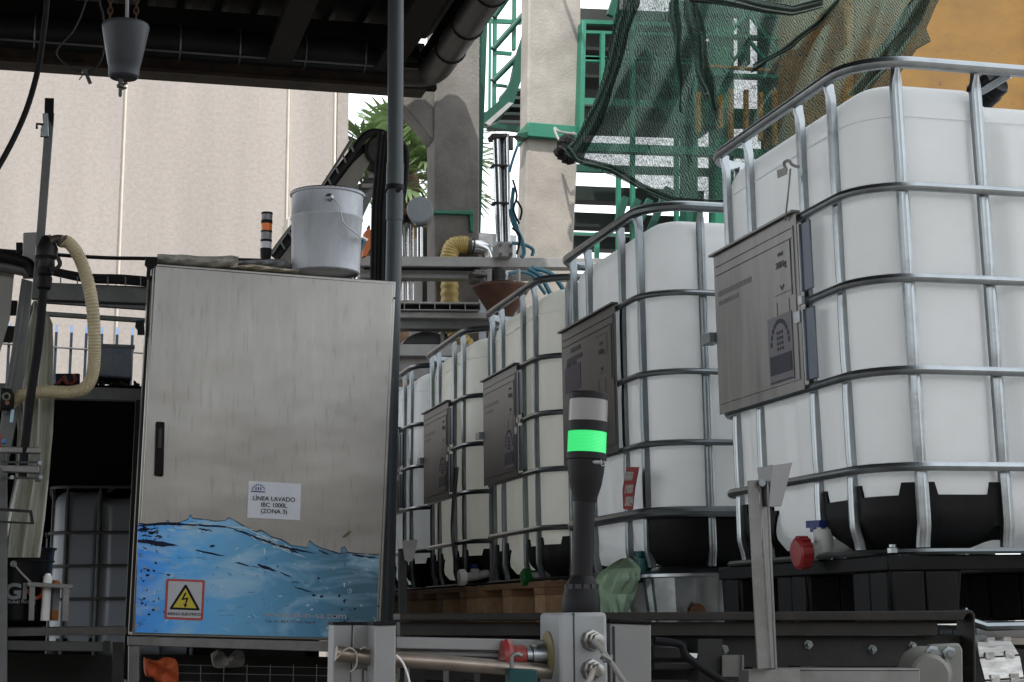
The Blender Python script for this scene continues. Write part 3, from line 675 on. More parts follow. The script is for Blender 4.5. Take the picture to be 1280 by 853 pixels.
# ---------------------------------------------------------------- left foreground rail
YL = -.45
AN = MATS['anodised_grey']
t = T('guard_rail', 'grey rail frame of square posts with a round tube and channel, bottom centre', 'rail')
mb = MB(); mb.slab([(417, 781), (440, 781), (437, 960), (413, 960)], YL+.03, .05); p1 = t.part('post', mb, AN, bevel=.002)
mb = MB(); mb.slab([(441, 781), (467, 781), (464, 960), (438.5, 960)], YL+.03, .05); t.part('post', mb, AN, bevel=.002)
mb = MB(); mb.slab([(416.5, 777.5), (467, 777.5), (467, 781), (416.5, 781)], YL+.028, .054); t.part('end_cap', mb, RUBBER, bevel=.001)
mb = MB(); mb.slab([(468.5, 782), (495, 781.5), (494, 960), (467, 960)], YL-.045, .06); t.part('post', mb, AN, bevel=.002)
mb = MB(); mb.slab([(467.5, 777), (496, 776.5), (496, 781.5), (468, 782)], YL-.047, .064); t.part('end_cap', mb, RUBBER, bevel=.001)
mb = MB(); mb.tube([W(420, 817, YL), W(468, 823, YL), W(560, 829, YL-.0), W(690, 840, YL+.0), W(705, 841, YL)], .0115, 16); t.part('round_tube', mb, mat('rusty_bright_tube', (.33, .28, .235), .35, .8, .3, 8, .05, 30, rvar=.1, dirt=(.16, .09, .05), dirt_amt=.6, ds=9))
mb = MB(); mb.slab([(495, 796), (690, 800.5), (690, 815), (495, 811)], YL+.02, .03); mb.slab([(495, 812.5), (690, 816.5), (690, 824), (495, 818)], YL+.035, .03); t.part('channel', mb, AN, bevel=.0015)
mb = MB(); mb.tube(crpx([(420, 824, YL-.012), (432, 812, YL-.016), (440, 811, YL-.018), (446, 818, YL-.018), (445, 833, YL-.016), (438, 840, YL-.01)]), .0014, 6)
mb.tube(crpx([(450, 812, YL-.016), (456, 809, YL-.018), (462, 812, YL-.016)]), .0014, 6); t.part('wire_tie', mb, mat('pale_cable', (.55, .52, .45)))
mb = MB(); mb.tube(crpx([(495, 819, YL-.03), (503, 828, YL-.03), (509, 842, YL-.03), (514, 862, YL-.03)]), .0017, 6); t.part('loose_wire', mb, WHITEP)
mb = MB(); mb.slab([(440, 838), (452, 836), (452, 853), (440, 853)], YL+.02, .01); mb.slab([(455, 838), (463, 840), (462, 960), (454, 960)], YL+.02, .01); t.part('latch_plate', mb, STEELL)
for a, b in ((512, 531), (561, 573), (600, 640)):
    mb = MB(); mb.slab([(a, 836), (b, 838), (b, 1000), (a, 1000)], YL+.12, .04); t.part('lower_post', mb, mat('mid_dark_steel', (.11, .11, .11)))
t.done()
# teal padlock-like block hanging left of the control box
t = T('lockout_block', 'teal plastic block with a bent wire shackle, hanging left of the control box', 'lock')
mb = MB(); mb.slab([(637, 836), (672, 837), (673, 870), (638, 870)], YJ-.02, .03); t.part('body', mb, mat('dark_teal_plastic', (.01, .09, .09), .5, 0, .2, 9), bevel=.003)
mb = MB(); mb.tube(crpx([(640, 838, YJ-.005), (640, 822, YJ-.005), (646, 818, YJ-.005), (652, 820, YJ-.005)]), .0035, 8); t.part('shackle', mb, STEEL); t.done()
# ---------------------------------------------------------------- stainless cabinet
YC = 2.5
def brushed():
    m = bpy.data.materials.new('brushed_stainless'); m.use_nodes = True; nt = m.node_tree; N = nt.nodes; L = nt.links; b = N['Principled BSDF']
    tc = N.new('ShaderNodeTexCoord')
    def nz(scale, st, det=6, ro=.6):
        mp = N.new('ShaderNodeMapping'); mp.inputs['Scale'].default_value = st; L.new(tc.outputs['Object'], mp.inputs['Vector'])
        n = N.new('ShaderNodeTexNoise'); n.inputs['Scale'].default_value = scale; n.inputs['Detail'].default_value = det; n.inputs['Roughness'].default_value = ro; L.new(mp.outputs[0], n.inputs['Vector']); return n
    n1 = nz(60, (1, 1, .09), 4, .7); n2 = nz(4, (1, 1, .6), 6); n3 = nz(70, (1, 1, .13), 3, .6)
    r = N.new('ShaderNodeValToRGB'); r.color_ramp.elements[0].position = .25; r.color_ramp.elements[1].position = .7
    r.color_ramp.elements[0].color = (.205, .199, .188, 1); r.color_ramp.elements[1].color = (.262, .254, .238, 1); L.new(n2.outputs[0], r.inputs[0])
    r3 = N.new('ShaderNodeValToRGB'); r3.color_ramp.elements[0].position = .33; r3.color_ramp.elements[1].position = .43
    r3.color_ramp.elements[0].color = (.72, .70, .66, 1); r3.color_ramp.elements[1].color = (1, 1, 1, 1); L.new(n3.outputs[0], r3.inputs[0])
    mx = N.new('ShaderNodeMixRGB'); mx.blend_type = 'MULTIPLY'; mx.inputs[0].default_value = .42; L.new(r.outputs[0], mx.inputs[1]); L.new(r3.outputs[0], mx.inputs[2]); L.new(mx.outputs[0], b.inputs['Base Color'])
    b.inputs['Metallic'].default_value = 1.
    mr = N.new('ShaderNodeMapRange'); mr.inputs['To Min'].default_value = .25; mr.inputs['To Max'].default_value = .36; L.new(n1.outputs[0], mr.inputs[0]); L.new(mr.outputs[0], b.inputs['Roughness'])
    ad = N.new('ShaderNodeMath'); ad.operation = 'MULTIPLY_ADD'; ad.inputs[1].default_value = .22; L.new(n1.outputs[0], ad.inputs[0]); n4 = nz(3.2, (1, 1, 1.6), 2, .4); mu = N.new('ShaderNodeMath'); mu.operation = 'MULTIPLY'; mu.inputs[1].default_value = 3.5; L.new(n4.outputs[0], mu.inputs[0]); L.new(mu.outputs[0], ad.inputs[2])
    bp = N.new('ShaderNodeBump'); bp.inputs['Strength'].default_value = .25; bp.inputs['Distance'].default_value = .004; L.new(ad.outputs[0], bp.inputs['Height']); L.new(bp.outputs[0], b.inputs['Normal'])
    return m
BR = brushed()
def water():
    m = bpy.data.materials.new('printed_water'); m.use_nodes = True; nt = m.node_tree; N = nt.nodes; L = nt.links; b = N['Principled BSDF']
    tc = N.new('ShaderNodeTexCoord'); sp = N.new('ShaderNodeSeparateXYZ'); L.new(tc.outputs['Object'], sp.inputs[0])
    mr = N.new('ShaderNodeMapRange'); mr.inputs['From Min'].default_value = -.42; mr.inputs['From Max'].default_value = .42; L.new(sp.outputs[0], mr.inputs[0])
    n0 = N.new('ShaderNodeTexNoise'); n0.inputs['Scale'].default_value = 3; n0.inputs['Detail'].default_value = 3; L.new(tc.outputs['Object'], n0.inputs['Vector'])
    m1 = N.new('ShaderNodeMath'); m1.operation = 'MULTIPLY_ADD'; m1.inputs[1].default_value = .28; L.new(n0.outputs[0], m1.inputs[0]); L.new(mr.outputs[0], m1.inputs[2])
    r = N.new('ShaderNodeValToRGB'); e = r.color_ramp.elements
    e[0].position = .12; e[0].color = (.02, .26, .88, 1); e[1].position = 1.; e[1].color = (.035, .12, .18, 1)
    for p, c in ((.32, (.07, .40, .86)), (.5, (.12, .40, .70)), (.72, (.07, .28, .48))):
        x = e.new(p); x.color = (*c, 1)
    L.new(m1.outputs[0], r.inputs[0])
    def layer(base, scale, st, lo, hi, col, det=5, ro=.65, dist=.6):
        mp = N.new('ShaderNodeMapping'); mp.inputs['Scale'].default_value = st; mp.inputs['Rotation'].default_value = (0, R_(-14), 0); L.new(tc.outputs['Object'], mp.inputs['Vector'])
        n = N.new('ShaderNodeTexNoise'); n.inputs['Scale'].default_value = scale; n.inputs['Detail'].default_value = det; n.inputs['Roughness'].default_value = ro; n.inputs['Distortion'].default_value = dist; L.new(mp.outputs[0], n.inputs['Vector'])
        rr = N.new('ShaderNodeValToRGB'); rr.color_ramp.elements[0].position = lo; rr.color_ramp.elements[1].position = hi; L.new(n.outputs[0], rr.inputs[0])
        mx = N.new('ShaderNodeMixRGB'); L.new(rr.outputs[0], mx.inputs[0]); L.new(base, mx.inputs[1]); mx.inputs[2].default_value = (*col, 1); return mx.outputs[0]
    c = layer(r.outputs[0], 4, (1, 1, 2.4), .48, .72, (.34, .55, .72), 3)
    c = layer(c, 30, (1, 1, 1.7), .63, .70, (.02, .12, .34))
    c = layer(c, 40, (1, 1, 1), .665, .69, (.45, .62, .75), 3)
    c = layer(c, 12, (.5, 1, 3.6), .64, .68, (.01, .05, .15), 6)
    L.new(c, b.inputs['Base Color']); b.inputs['Roughness'].default_value = .35
    return m
WM = water()
t = T('electrical_cabinet', 'tall brushed stainless steel cabinet with printed blue water wave and warning sign', 'cabinet', loc=W(325, 800, YC))
mb = MB(); mb.slab([(190, 328.5), (495, 352), (476, 803), (165, 795)], YC, .30)
ib = t.part('body', mb, BR, bevel=.004)
mb = MB(); mb.slab([(193.5, 332), (491.5, 355.5), (472.5, 799.5), (168.5, 791.5)], YC-.016, .0145); idr = t.part('door', mb, BR, bevel=.003)
mb = MB(); o = [(173, 654), (190, 656), (206, 655), (209.5, 650), (213, 655), (225, 653), (235, 649), (238, 643.5), (241, 648), (253, 649), (270, 651.5), (281.6, 651), (286, 647), (292, 650), (304, 657), (320, 665), (326, 662.5), (332, 666), (339, 671), (352, 674.5), (365, 682), (384, 684.5), (387, 675.5), (392, 680), (403, 685.6), (415, 689), (425.6, 692), (427, 685), (431, 683.5), (435, 690.5), (448, 692), (462, 693), (474, 693.6)]
mb.slab(o+[(470, 799), (169, 790.8)], YC-.0175, .0015); iw = t.part('water_print', mb, WM, parent=idr)
DKB = mat('print_dark_blue', (.004, .018, .075), .4, 0, .4, 60)
mb = MB()
for i in range(len(o)-1):     # dark rim of the printed wave, broken and of uneven width
    (u, v), (u2, v2) = o[i], o[i+1]
    w = .3+1.0*random.random(); w2 = .2+1.1*random.random()
    mb.slab([(u, v-.3), (u2, v2-.3), (u2, v2+w2), (u, v+w)], YC-.0185, .001)
def blade(u0, v0, u1, v1, w, bend=0):
    P = []; Q = []
    for k in range(9):
        s = k/8; x = u0+(u1-u0)*s; y = v0+(v1-v0)*s+bend*math.sin(math.pi*s)+random.uniform(-.5, .5); h = w*math.sin(math.pi*min(1, s*.9+.1))**.8/2+.12
        P.append((x, y-h)); Q.append((x, y+h*random.uniform(.5, 1.2)))
    mb.slab(P+Q[::-1], YC-.0185, .001)
for a in ((172, 658, 246, 657, 4, -2), (172, 676, 222, 682, 7, 1), (172, 663, 188, 661, 4, 0), (186, 668, 196, 664, 3, 0), (230, 656, 300, 661, 2.2, -1), (248, 661, 266, 664, 2, 0), (292, 662, 330, 677, 2.6, -1), (306, 667, 322, 674, 2, 0), (318, 672, 345, 680, 2.4, 0), (330, 676, 362, 687, 2.6, 1), (345, 680, 395, 692, 2.6, 1.5), (362, 688, 374, 692, 2, 0), (398, 688, 412, 694, 2, 0), (245, 688, 282, 695, 2.6, 1), (262, 684, 269, 683, 3, -1), (296, 704, 312, 708, 2, 0), (322, 706, 346, 715, 4, 0), (350, 716, 366, 722, 1.6, 0), (368, 734, 392, 741, 1.6, 0), (440, 694, 474, 698, 2.5, 0)): blade(*a)
random.seed(3)
for k in range(26):   # fine dark splash strokes near the left edge
    u = 172+random.random()*26; v = 658+random.random()*30; blade(u, v, u+3+random.random()*5, v+random.uniform(-3, 5), 1.5)
for k in range(30):   # scattered droplets of ink
    u = 173+abs(random.gauss(0, 30)) if k < 18 else 380+random.random()*92; v = 700+random.random()*84
    if 205 < u < 258 and 722 < v < 777: continue
    blade(u, v, u+1.5+random.random()*4, v+random.uniform(-1.5, 1.5), 1.6+random.random()*1.8)
t.part('dark_splash', mb, DKB, parent=iw)
mb = MB(); random.seed(11)
for k in range(34):
    u = 205+random.random()*170; v0 = 652+max(0, u-292)*.40+2+random.random()*9; blade(u, v0, u+6+random.random()*16, v0+1+max(0, min(1, (u-280)/30))*random.uniform(3, 6), .9+random.random()*1.3)
t.part('pale_splash', mb, mat('pale_splash', (.9, 1.2, 1.35), .4), parent=iw)
mb = MB(); 
for u, v, r in ((212, 702, 2.2), (180, 710, 2.6), (189, 723, 2.2), (220, 706, 1.5), (196, 761, 2.4), (172, 757, 2), (384, 706, 2.5), (437, 739, 2.6), (458, 695, 2.2), (181, 737, 1.6), (171, 783, 1.6), (300, 662, 1.5), (417, 711, 1.6), (175, 768, 1.5)):
    c = W(u, v, YC-.0186); k = r/ppm(YC); mb.tube([c+Vector((k*math.cos(R_(a)), 0, k*math.sin(R_(a)))) for a in range(0, 360, 24)], .0010, 4, closed=True, caps=False); mb.lathe(c+Vector((k*.2, 0, k*.2)), (0, -1, 0), [(k*.42, 0), (k*.42, .0004)], 8)
t.part('bubble', mb, mat('bubble_print', (.42, .58, .72), .4), parent=iw)
# door handle
mb = MB(); mb.slab([(195, 527), (206, 527.5), (204.5, 595), (193, 594)], YC-.034, .018); ih = t.part('handle', mb, RUBBER, parent=idr, bevel=.004)
mb = MB(); mb.slab([(198.5, 536), (202.5, 536), (202, 560), (197.5, 560)], YC-.0355, .0013); t.part('handle_insert', mb, mat('handle_grey', (.05, .05, .052), .35), parent=idr)
# white notice
exx = (W(376, 605, YC)-W(311, 602, YC)).normalized(); ezz = Vector((-.02, 0, 1)).normalized()
exx = Vector((exx.x, 0, exx.z)).normalized()
mb = MB(); mb.slab([(311, 601.5), (376.5, 605), (375, 650.5), (309, 647.5)], YC-.0185, .0012); ip = t.part('notice', mb, mat('paper_white', (.60, .62, .68), .35, 0, .03, 5), parent=idr)
NB = mat('print_black', (.015, .015, .02), .5, 0, .1, 10)
k_ = 1/ppm(YC)
mb = MB()
for s, v in (('LÍNEA LAVADO', 626.5), ('IBC 1000L', 634.3), ('(ZONA 3)', 642)): mb.text(s, 7.2*k_, W(342.5, v, YC-.0192), exx, ezz, ext=.0003, bold=.012)
t.part('lettering', mb, NB, parent=ip)
mb = MB(); 
for k in range(9):
    a = R_(12+156*k/8); c = W(323, 613, YC-.0192); mb.beam(c+Vector((8.0*k_*math.cos(a), 0, 7.2*k_*math.sin(a))), c+Vector((6.2*k_*math.cos(a), 0, 5.5*k_*math.sin(a))), .0035, .0008, up=(0, 1, 0))
for dx in (-3, 0, 3): mb.beam(W(323+dx, 609, YC-.0192), W(323+dx, 613, YC-.0192), .0035, .0008, up=(0, 1, 0))
mb.slab([(313.5, 613.6), (331.5, 614.6), (331.5, 616), (313.5, 615)], YC-.0194, .0006); t.part('logo', mb, mat('print_navy', (.03, .04, .28), .5), parent=ip)
# electrical warning sign
def rr(u0, v0, u1, v1, r, sk=.05):
    P = []
    for cx, cy, a0 in ((u0+r, v0+r, 180), (u1-r, v0+r, 270), (u1-r, v1-r, 0), (u0+r, v1-r, 90)):
        for k in range(5):
            a = R_(a0+22.5*k); x = cx+r*math.cos(a); y = cy+r*math.sin(a); P.append((x-(y-750)*sk, y+(x-231)*.04))
    return P
SR = mat('sign_red', (.50, .045, .03), .4, 0, .1, 10); SY = mat('sign_yellow', (.62, .50, .02), .4, 0, .08, 10); SW = mat('sign_white', (.55, .56, .60), .4, 0, .04, 10)
mb = MB(); mb.slab(rr(206.5, 724.5, 255, 775, 2.5), YC-.0188, .0012); isg = t.part('warning_sign', mb, SR, parent=idr)
mb = MB(); mb.slab(rr(209.5, 727.3, 252, 772.2, 1.8), YC-.0196, .0007); t.part('sign_field', mb, SW, parent=isg)
def tri(c, top, lx, rx, b): return [(c, top), (lx, b), (rx, b+1.4)]
mb = MB(); mb.slab([(232, 731), (233.5, 731.6), (249.8, 762), (249, 763.4), (212.5, 762), (212, 760.6), (230.8, 731.4)], YC-.0202, .0005); t.part('triangle_border', mb, NB, parent=isg)
mb = MB(); mb.slab([(232, 735.5), (245.6, 760.6), (216.2, 759.4)], YC-.0208, .0005); t.part('triangle', mb, SY, parent=isg)
mb = MB(); mb.slab([(231, 741), (226.5, 750.5), (232.6, 749.6), (231, 755.5), (229, 755), (231.2, 760), (234.4, 755.7), (232.8, 755.7), (235.8, 747), (230, 748), (233.5, 741)], YC-.0212, .0003); t.part('bolt_symbol', mb, NB, parent=isg)
mb = MB(); mb.text('RIESGO ELÉCTRICO', 4.2*k_, W(230.3, 769.3, YC-.0203), exx, ezz, ext=.0003, bold=.02); t.part('lettering', mb, NB, parent=isg)
mb = MB(); mb.text('www.ekin-sa.com', 10.2*k_, W(330, 771.2, YC-.0186), exx, ezz, align='LEFT', ext=.0003, sx=1.32); t.part('lettering', mb, mat('print_pale_grey', (.34, .33, .36), .5), parent=iw)
mb = MB(); mb.text('Tel. 91 867 77 00  Fax 9', 4.6*k_, W(331, 778.3, YC-.0186), exx, ezz, align='LEFT', ext=.0003, sx=1.3); t.part('lettering', mb, mat('print_dim', (.13, .12, .16), .5), parent=iw)
# small marks on the door
mb = MB(); mb.slab([(428, 671), (435, 665), (440, 664), (436, 669), (430, 673)], YC-.0168, .0006); t.part('stain', mb, mat('tape_remains', (.25, .20, .10), .7), parent=idr)
mb = MB(); mb.lathe(W(493, 373, YC-.018), (0, -1, 0), [(.004, 0), (.004, .002)], 8); t.part('rivet', mb, RUBBER, parent=idr)
# gasket strip at the left flank and latches
mb = MB(); mb.slab([(186, 345), (189.5, 345), (166, 790), (161.5, 790)], YC+.01, .03); t.part('edge_strip', mb, DARKST)
for v0 in (322, 478):
    mb = MB(); du = -(v0-322)*.052
    if v0 == 322: mb.slab([(182, 322), (197, 322), (196, 332), (189, 336), (187, 350), (183, 346), (184, 334), (181, 330)], YC-.01, .02)
    else: mb.slab([(170, 401), (180, 400), (181, 418), (172, 418), (172, 412), (169, 408)], YC-.01, .02)
    t.part('latch', mb, BLACKP)
# frame under the cabinet
mb = MB(); mb.slab([(160, 795.5), (476, 803.5), (476, 817), (160, 807)], YC-.01, .04); t.part('base_frame', mb, STEEL, bevel=.002)
mb = MB(); mb.slab([(161, 807.5), (174.5, 808), (170, 1250), (155, 1250)], YC-.01, .04); t.part('leg', mb, STEEL, bevel=.002)
mb = MB(); mb.slab([(462, 818), (474, 818), (468, 1250), (456, 1250)], YC-.01, .04); t.part('leg', mb, STEEL, bevel=.002)
mb = MB(); mb.slab([(160, 853), (470, 866), (470, 872), (160, 860)], YC, .30); mb.slab([(176, 818), (462, 822), (460, 1200), (170, 1200)], YC+.285, .01); t.part('lower_tray', mb, DARKST)
t.done()
# things stored under it
def cloth(name, label, cat, m, outl, Y, amp=.012, th=.012, seed=1):
    rnd = random.Random(seed); mb = MB()
    P = [W(u, v, Y) for u, v in outl]; c = sum(P, Vector())/len(P); n = len(P)
    rings = [1, .93, .78, .6, .42, .24]; vs = []
    k = 4; D = cr(P+[P[0]], k)[:-1]; m_ = len(D)
    ph = [rnd.uniform(0, 6.28) for _ in range(4)]
    for j, s in enumerate(rings):
        for i, p in enumerate(D):
            q = c+(p-c)*s; d = -th*min(1, j*.55)-amp*(math.sin(q.x*90+ph[0]+2*math.sin(q.z*40+ph[1]))+.7*math.sin(q.z*110+q.x*60+ph[2]))*min(1, j*.6); vs.append(q+Vector((0, d, 0)))
    for p in D: vs.append(p+Vector((0, .02, 0)))
    fs = []
    for j in range(len(rings)-1):
        for i in range(m_): fs.append((j*m_+i, j*m_+(i+1) % m_, (j+1)*m_+(i+1) % m_, (j+1)*m_+i))
    fs.append(tuple((len(rings)-1)*m_+i for i in range(m_)))
    b = len(rings)*m_
    for i in range(m_): fs.append((i, b+i, b+(i+1) % m_, (i+1) % m_))
    fs.append(tuple(b+i for i in range(m_-1, -1, -1)))
    mb.add(vs, fs); return one(name, label, cat, mb, m, smooth=60)
cloth('work_jacket', 'orange work jacket bundled on the tray under the cabinet', 'jacket', mat('orange_cloth', (.62, .12, .035), .75, 0, .25, 14, .3, 30), [(180, 822), (196, 826), (206, 822), (220, 825), (223, 838), (221, 856), (205, 858), (190, 848), (183, 846), (180, 836)], YC+.04, seed=4)
cloth('rag', 'pale grey rag lying in the dark under the cabinet', 'rag', mat('pale_rag', (.42, .41, .38), .8, 0, .25, 14), [(264, 818), (275, 812), (284, 822), (296, 813), (305, 816), (304, 832), (285, 835), (268, 834)], YC+.16, seed=8)
t = T('wire_basket', 'dark wire basket under the steel cabinet', 'basket'); mb = MB()
for v in (832, 842, 853, 864): mb.tube([W(200, v-1, YC+.07), W(465, v+4, YC+.07)], .0014, 5)
for k in range(9): u = 222+k*29; mb.tube([W(u, 831, YC+.07), W(u-1, 872, YC+.07)], .0014, 5)
i0 = t.part('front_grid', mb, STEEL)
mb = MB()
for k in range(9): u = 222+k*29; mb.tube([W(u, 870, YC+.07), W(u, 868, YC+.25)], .0014, 5)
t.part('floor_grid', mb, STEEL); t.done()

# ---------------------------------------------------------------- on top of the cabinet
# folded plastic sheets
FILM = mat('dusty_plastic_film', (.42, .41, .37), .35, 0, .3, 12, .5, 22, dirt=(.22, .17, .11), dirt_amt=.6, ds=6)
def sheet(px, Y, t_, m, name, label):
    mb = MB(); vs = []
    n = 26; top = [q for q in px[0]]; bot = [q for q in px[1]]
    def at(L, s):
        for i in range(len(L)-1):
            if L[i][0] <= s <= L[i+1][0]:
                k = (s-L[i][0])/(L[i+1][0]-L[i][0]); return L[i][1]*(1-k)+L[i+1][1]*k, L[i][2]*(1-k)+L[i+1][2]*k
        return L[-1][1:]
    lay = 7
    for j in range(lay):
        f = j/(lay-1)
        for k in range(n+1):
            s = k/n; u, v = at(top, s); u2, v2 = at(bot, s); bul = math.sin(math.pi*f)
            p = W(u*(1-f)+u2*f, v*(1-f)+v2*f, Y); vs.append(p+Vector((0, -.02*bul-.004*math.sin(s*23+j*1.7), 0)))
        for k in range(n+1):
            s = k/n; u, v = at(top, s); u2, v2 = at(bot, s); p = W(u*(1-f)+u2*f, v*(1-f)+v2*f, Y); vs.append(p+Vector((0, t_, 0)))
    fs = []; S = 2*(n+1)
    for j in range(lay-1):
        for k in range(n):
            a = j*S+k; fs.append((a, a+1, a+S+1, a+S)); a = j*S+n+1+k; fs.append((a, a+S, a+S+1, a+1))
    for k in range(n): fs.append((k, n+1+k, n+2+k, k+1)); a = (lay-1)*S+k; fs.append((a, a+1, a+n+2, a+n+1))
    for j in range(lay-1):
        for k in (0, n): a = j*S+k; fs.append((a, a+S, a+S+n+1, a+n+1))
    mb.add(vs, fs); return one(name, label, 'plastic sheet', mb, m, smooth=50)
sheet(([(0, 197, 318), (.3, 225, 318.5), (.6, 262, 321), (.85, 288, 319.5), (1, 298, 321)], [(0, 194, 328.5), (.35, 225, 331.5), (.7, 268, 335), (.9, 290, 333), (1, 297, 326)]), YC+.02, .12, FILM, 'plastic_sheet', 'folded grey plastic sheet lying on the cabinet top at its left end')
sheet(([(0, 286, 334), (.2, 302, 331.5), (.4, 318, 330.5), (.65, 340, 334), (1, 372, 338)], [(0, 292, 336.6), (.3, 312, 337.6), (.6, 340, 340), (1, 374, 342.5)]), YC+.03, .1, mat('yellowed_film', (.55, .49, .36), .4, 0, .25, 10, .3, 20), 'plastic_sheet', 'thin yellowed plastic sheet flat on the cabinet top beside the bucket')
sheet(([(0, 296, 326), (.3, 315, 325), (.8, 355, 323.5), (1, 362, 330)], [(0, 297, 333), (.5, 330, 333), (1, 366, 338)]), YC+.16, .1, mat('pale_board', (.42, .43, .44), .6, 0, .1, 10), 'plastic_sheet', 'pale grey board at the back of the cabinet top, behind the bucket')
# bucket
YK = YC+.14
o0 = W(407, 343, YK); k_ = 1/ppm(YK); upv = Vector((.012, 0, 1)).normalized()
BM = mat('pale_grey_tinplate', (.50, .53, .58), .4, .1, .08, 7, .03, 30, stretch=(1, 1, .35), dirt=(.27, .28, .29), dirt_amt=.6, ds=9)
t = T('metal_bucket', 'pale grey metal bucket with wire handle on top of the cabinet', 'bucket', loc=o0)
mb = MB(); H = 100*k_; R = 44.5*k_; rb = 41.5*k_
prof_ = [(rb*.95, 0), (rb, .004), (rb+(R-rb)*.62, H*.66), (rb+(R-rb)*.66+.003, H*.675), (rb+(R-rb)*.68+.003, H*.70), (rb+(R-rb)*.7, H*.715), (R*.985, H*.97), (R+.004, H*.975), (R+.005, H), (R-.004, H+.001), (R-.006, H*.97), (rb-.004, .01), (.001, .01)]
mb.lathe(o0, upv, prof_, 48, caps=False); ib = t.part('body', mb, BM, smooth=40)
mb = MB(); top_ = o0+upv*H; mb.tube([top_+Vector(((R+.001)*math.cos(R_(a)), (R+.001)*math.sin(R_(a)), 0)) for a in range(0, 360, 8)], .0042, 8, closed=True); t.part('rim', mb, mat('dark_rim', (.10, .10, .11), .4, .5))
e = o0+upv*(H*.86)+Vector((-4*k_, -R*.97, 0))
mb = MB(); mb.lathe(e, (-.1, -1, 0), [(.014, 0), (.014, .003), (.009, .006), (.009, .010), (.003, .012)], 18); t.part('handle_lug', mb, GALV, parent=ib)
mb = MB(); hp = cr([e+Vector((0, -.012, 0)), e+Vector((.03, -.014, -.028)), W(430, 279, YK-.15), W(452, 297, YK-.12), W(460, 300, YK-.03)], 6); mb.tube(hp, .0018, 6); t.part('wire_handle', mb, GALV)
mb = MB(); mb.tube([W(449, 296, YK-.13), W(458, 300, YK-.06)], .006, 8); t.part('handle_grip', mb, WHITEP); t.done()
# small amber tower
YS = YC+.2; k_ = 1/ppm(YS); o0 = W(332, 325, YS)
def P2(L): return [(r*k_, (W(332, v, YS).z-o0.z)) for v, r in L]
t = T('signal_tower', 'small unlit signal tower with one amber lens behind the cabinet top', 'signal light', loc=o0)
mb = MB(); mb.lathe(o0, (.01, 0, 1), P2([(333, 5), (325, 5.5), (322, 6.5), (312, 7.2), (311, 7)]), 24); t.part('base', mb, BT)
for nm, a, b, m in (('grey_lens', 275.5, 268, 'x'), ('amber_lens', 289.5, 280, 'o'), ('grey_lens', 300.5, 291, 'x'), ('white_lens', 311.5, 303, 'w')):
    mb = MB(); mb.lathe(o0, (.01, 0, 1), P2([(a, 6.7), (b, 6.7)]), 24); t.part(nm, mb, {'x': mat('grey_lens', (.16, .16, .17), .3), 'o': mat('amber_lens', (.80, .19, .03), .3, 0, .05), 'w': mat('white_lens', (.55, .56, .62), .3)}[m])
for a, b in ((280, 276), (291, 289), (303, 300), (268.5, 266)):
    mb = MB(); mb.lathe(o0, (.01, 0, 1), P2([(a, 7.0), (b, 7.0)]), 24); t.part('spacer_ring', mb, BT)
t.done()
# ---------------------------------------------------------------- left side machinery
YF = 1.9
MG = mat('mid_grey_steel', (.20, .205, .205), .55, .4, .25, 8, .1, 40, dirt=(.08, .075, .07), dirt_amt=.5)
t = T('slanted_post', 'tall thin grey steel post with a toggle clamp near its top, at the far left', 'post')
mb = MB(); mb.slab([(57, 140), (68, 141), (50, 374), (39.5, 373)], YF, .03); t.part('post', mb, MG, bevel=.002)
mb = MB(); mb.slab([(56, 122.5), (67.6, 123), (66.5, 158), (55.5, 140)], YF-.004, .034); t.part('top_cap', mb, BLACKP)
mb = MB(); mb.slab([(53, 142), (60, 141), (61, 171), (50, 171), (51, 160), (54, 155)], YF-.012, .010); ci = t.part('clamp', mb, GALVD, bevel=.002)
mb = MB(); mb.tube([W(54, 156, YF-.015), W(46, 155, YF-.015), W(46, 161, YF-.015)], .004, 8); t.part('clamp_pin', mb, BLACKP, parent=ci); t.done()
t = T('gauge_box', 'small light grey box behind the slanted post', 'box')
mb = MB(); mb.slab([(29, 291), (47, 290), (46, 345), (28, 345)], YF+.06, .05); t.part('housing', mb, STEELL, bevel=.003)
mb = MB(); mb.slab([(20, 303), (28.5, 303), (28, 318), (20, 318)], YF+.07, .03); t.part('switch', mb, BLACKP, bevel=.002); t.done()
# main left machine frame
t = T('pump_stand', 'grey steel machine frame with slanted column and dark pipe at the left edge', 'stand', loc=W(10, 1200, YF))
mb = MB(); mb.slab([(27, 348), (41, 352), (30, 470), (14, 560), (0, 620), (-12, 620), (2, 520), (14, 440)], YF+.05, .05); mb.slab([(31, 350), (34, 351), (20, 460), (8, 520), (6, 519), (17, 455)], YF+.045, .01); t.part('slanted_column', mb, MG, bevel=.003)
mb = MB(); mb.slab([(-20, 560), (9, 560), (9, 1200), (-20, 1200)], YF+.04, .05); t.part('column', mb, MG, bevel=.003)
mb = MB(); mb.tube(crpx([(-30, 318, YF+.02), (0, 320, YF+.02), (22, 325, YF+.02), (36, 331, YF+.02), (42, 345, YF+.02)]), .016, 12); t.part('dark_pipe', mb, BLACKP)
mb = MB(); mb.tube(crpx([(-30, 328, YF+.05), (10, 334, YF+.05), (32, 338, YF+.05)]), .018, 12); t.part('pipe', mb, MG)
mb = MB(); mb.slab([(-20, 336), (18, 340), (12, 400), (0, 440), (-20, 440)], YF+.08, .006); t.part('side_panel', mb, mat('dull_translucent_panel', (.36, .36, .33), .4, 0, .2, 5, 0, 40, (3, 1, .4)))
mb = MB(); mb.slab([(0, 407), (20, 408), (16, 426), (0, 426)], YF+.12, .04); t.part('cross_bar', mb, DARKST); mb = MB(); mb.slab([(8, 375), (22, 376), (20, 392), (8, 392)], YF+.12, .04); t.part('cross_bar', mb, DARKST)
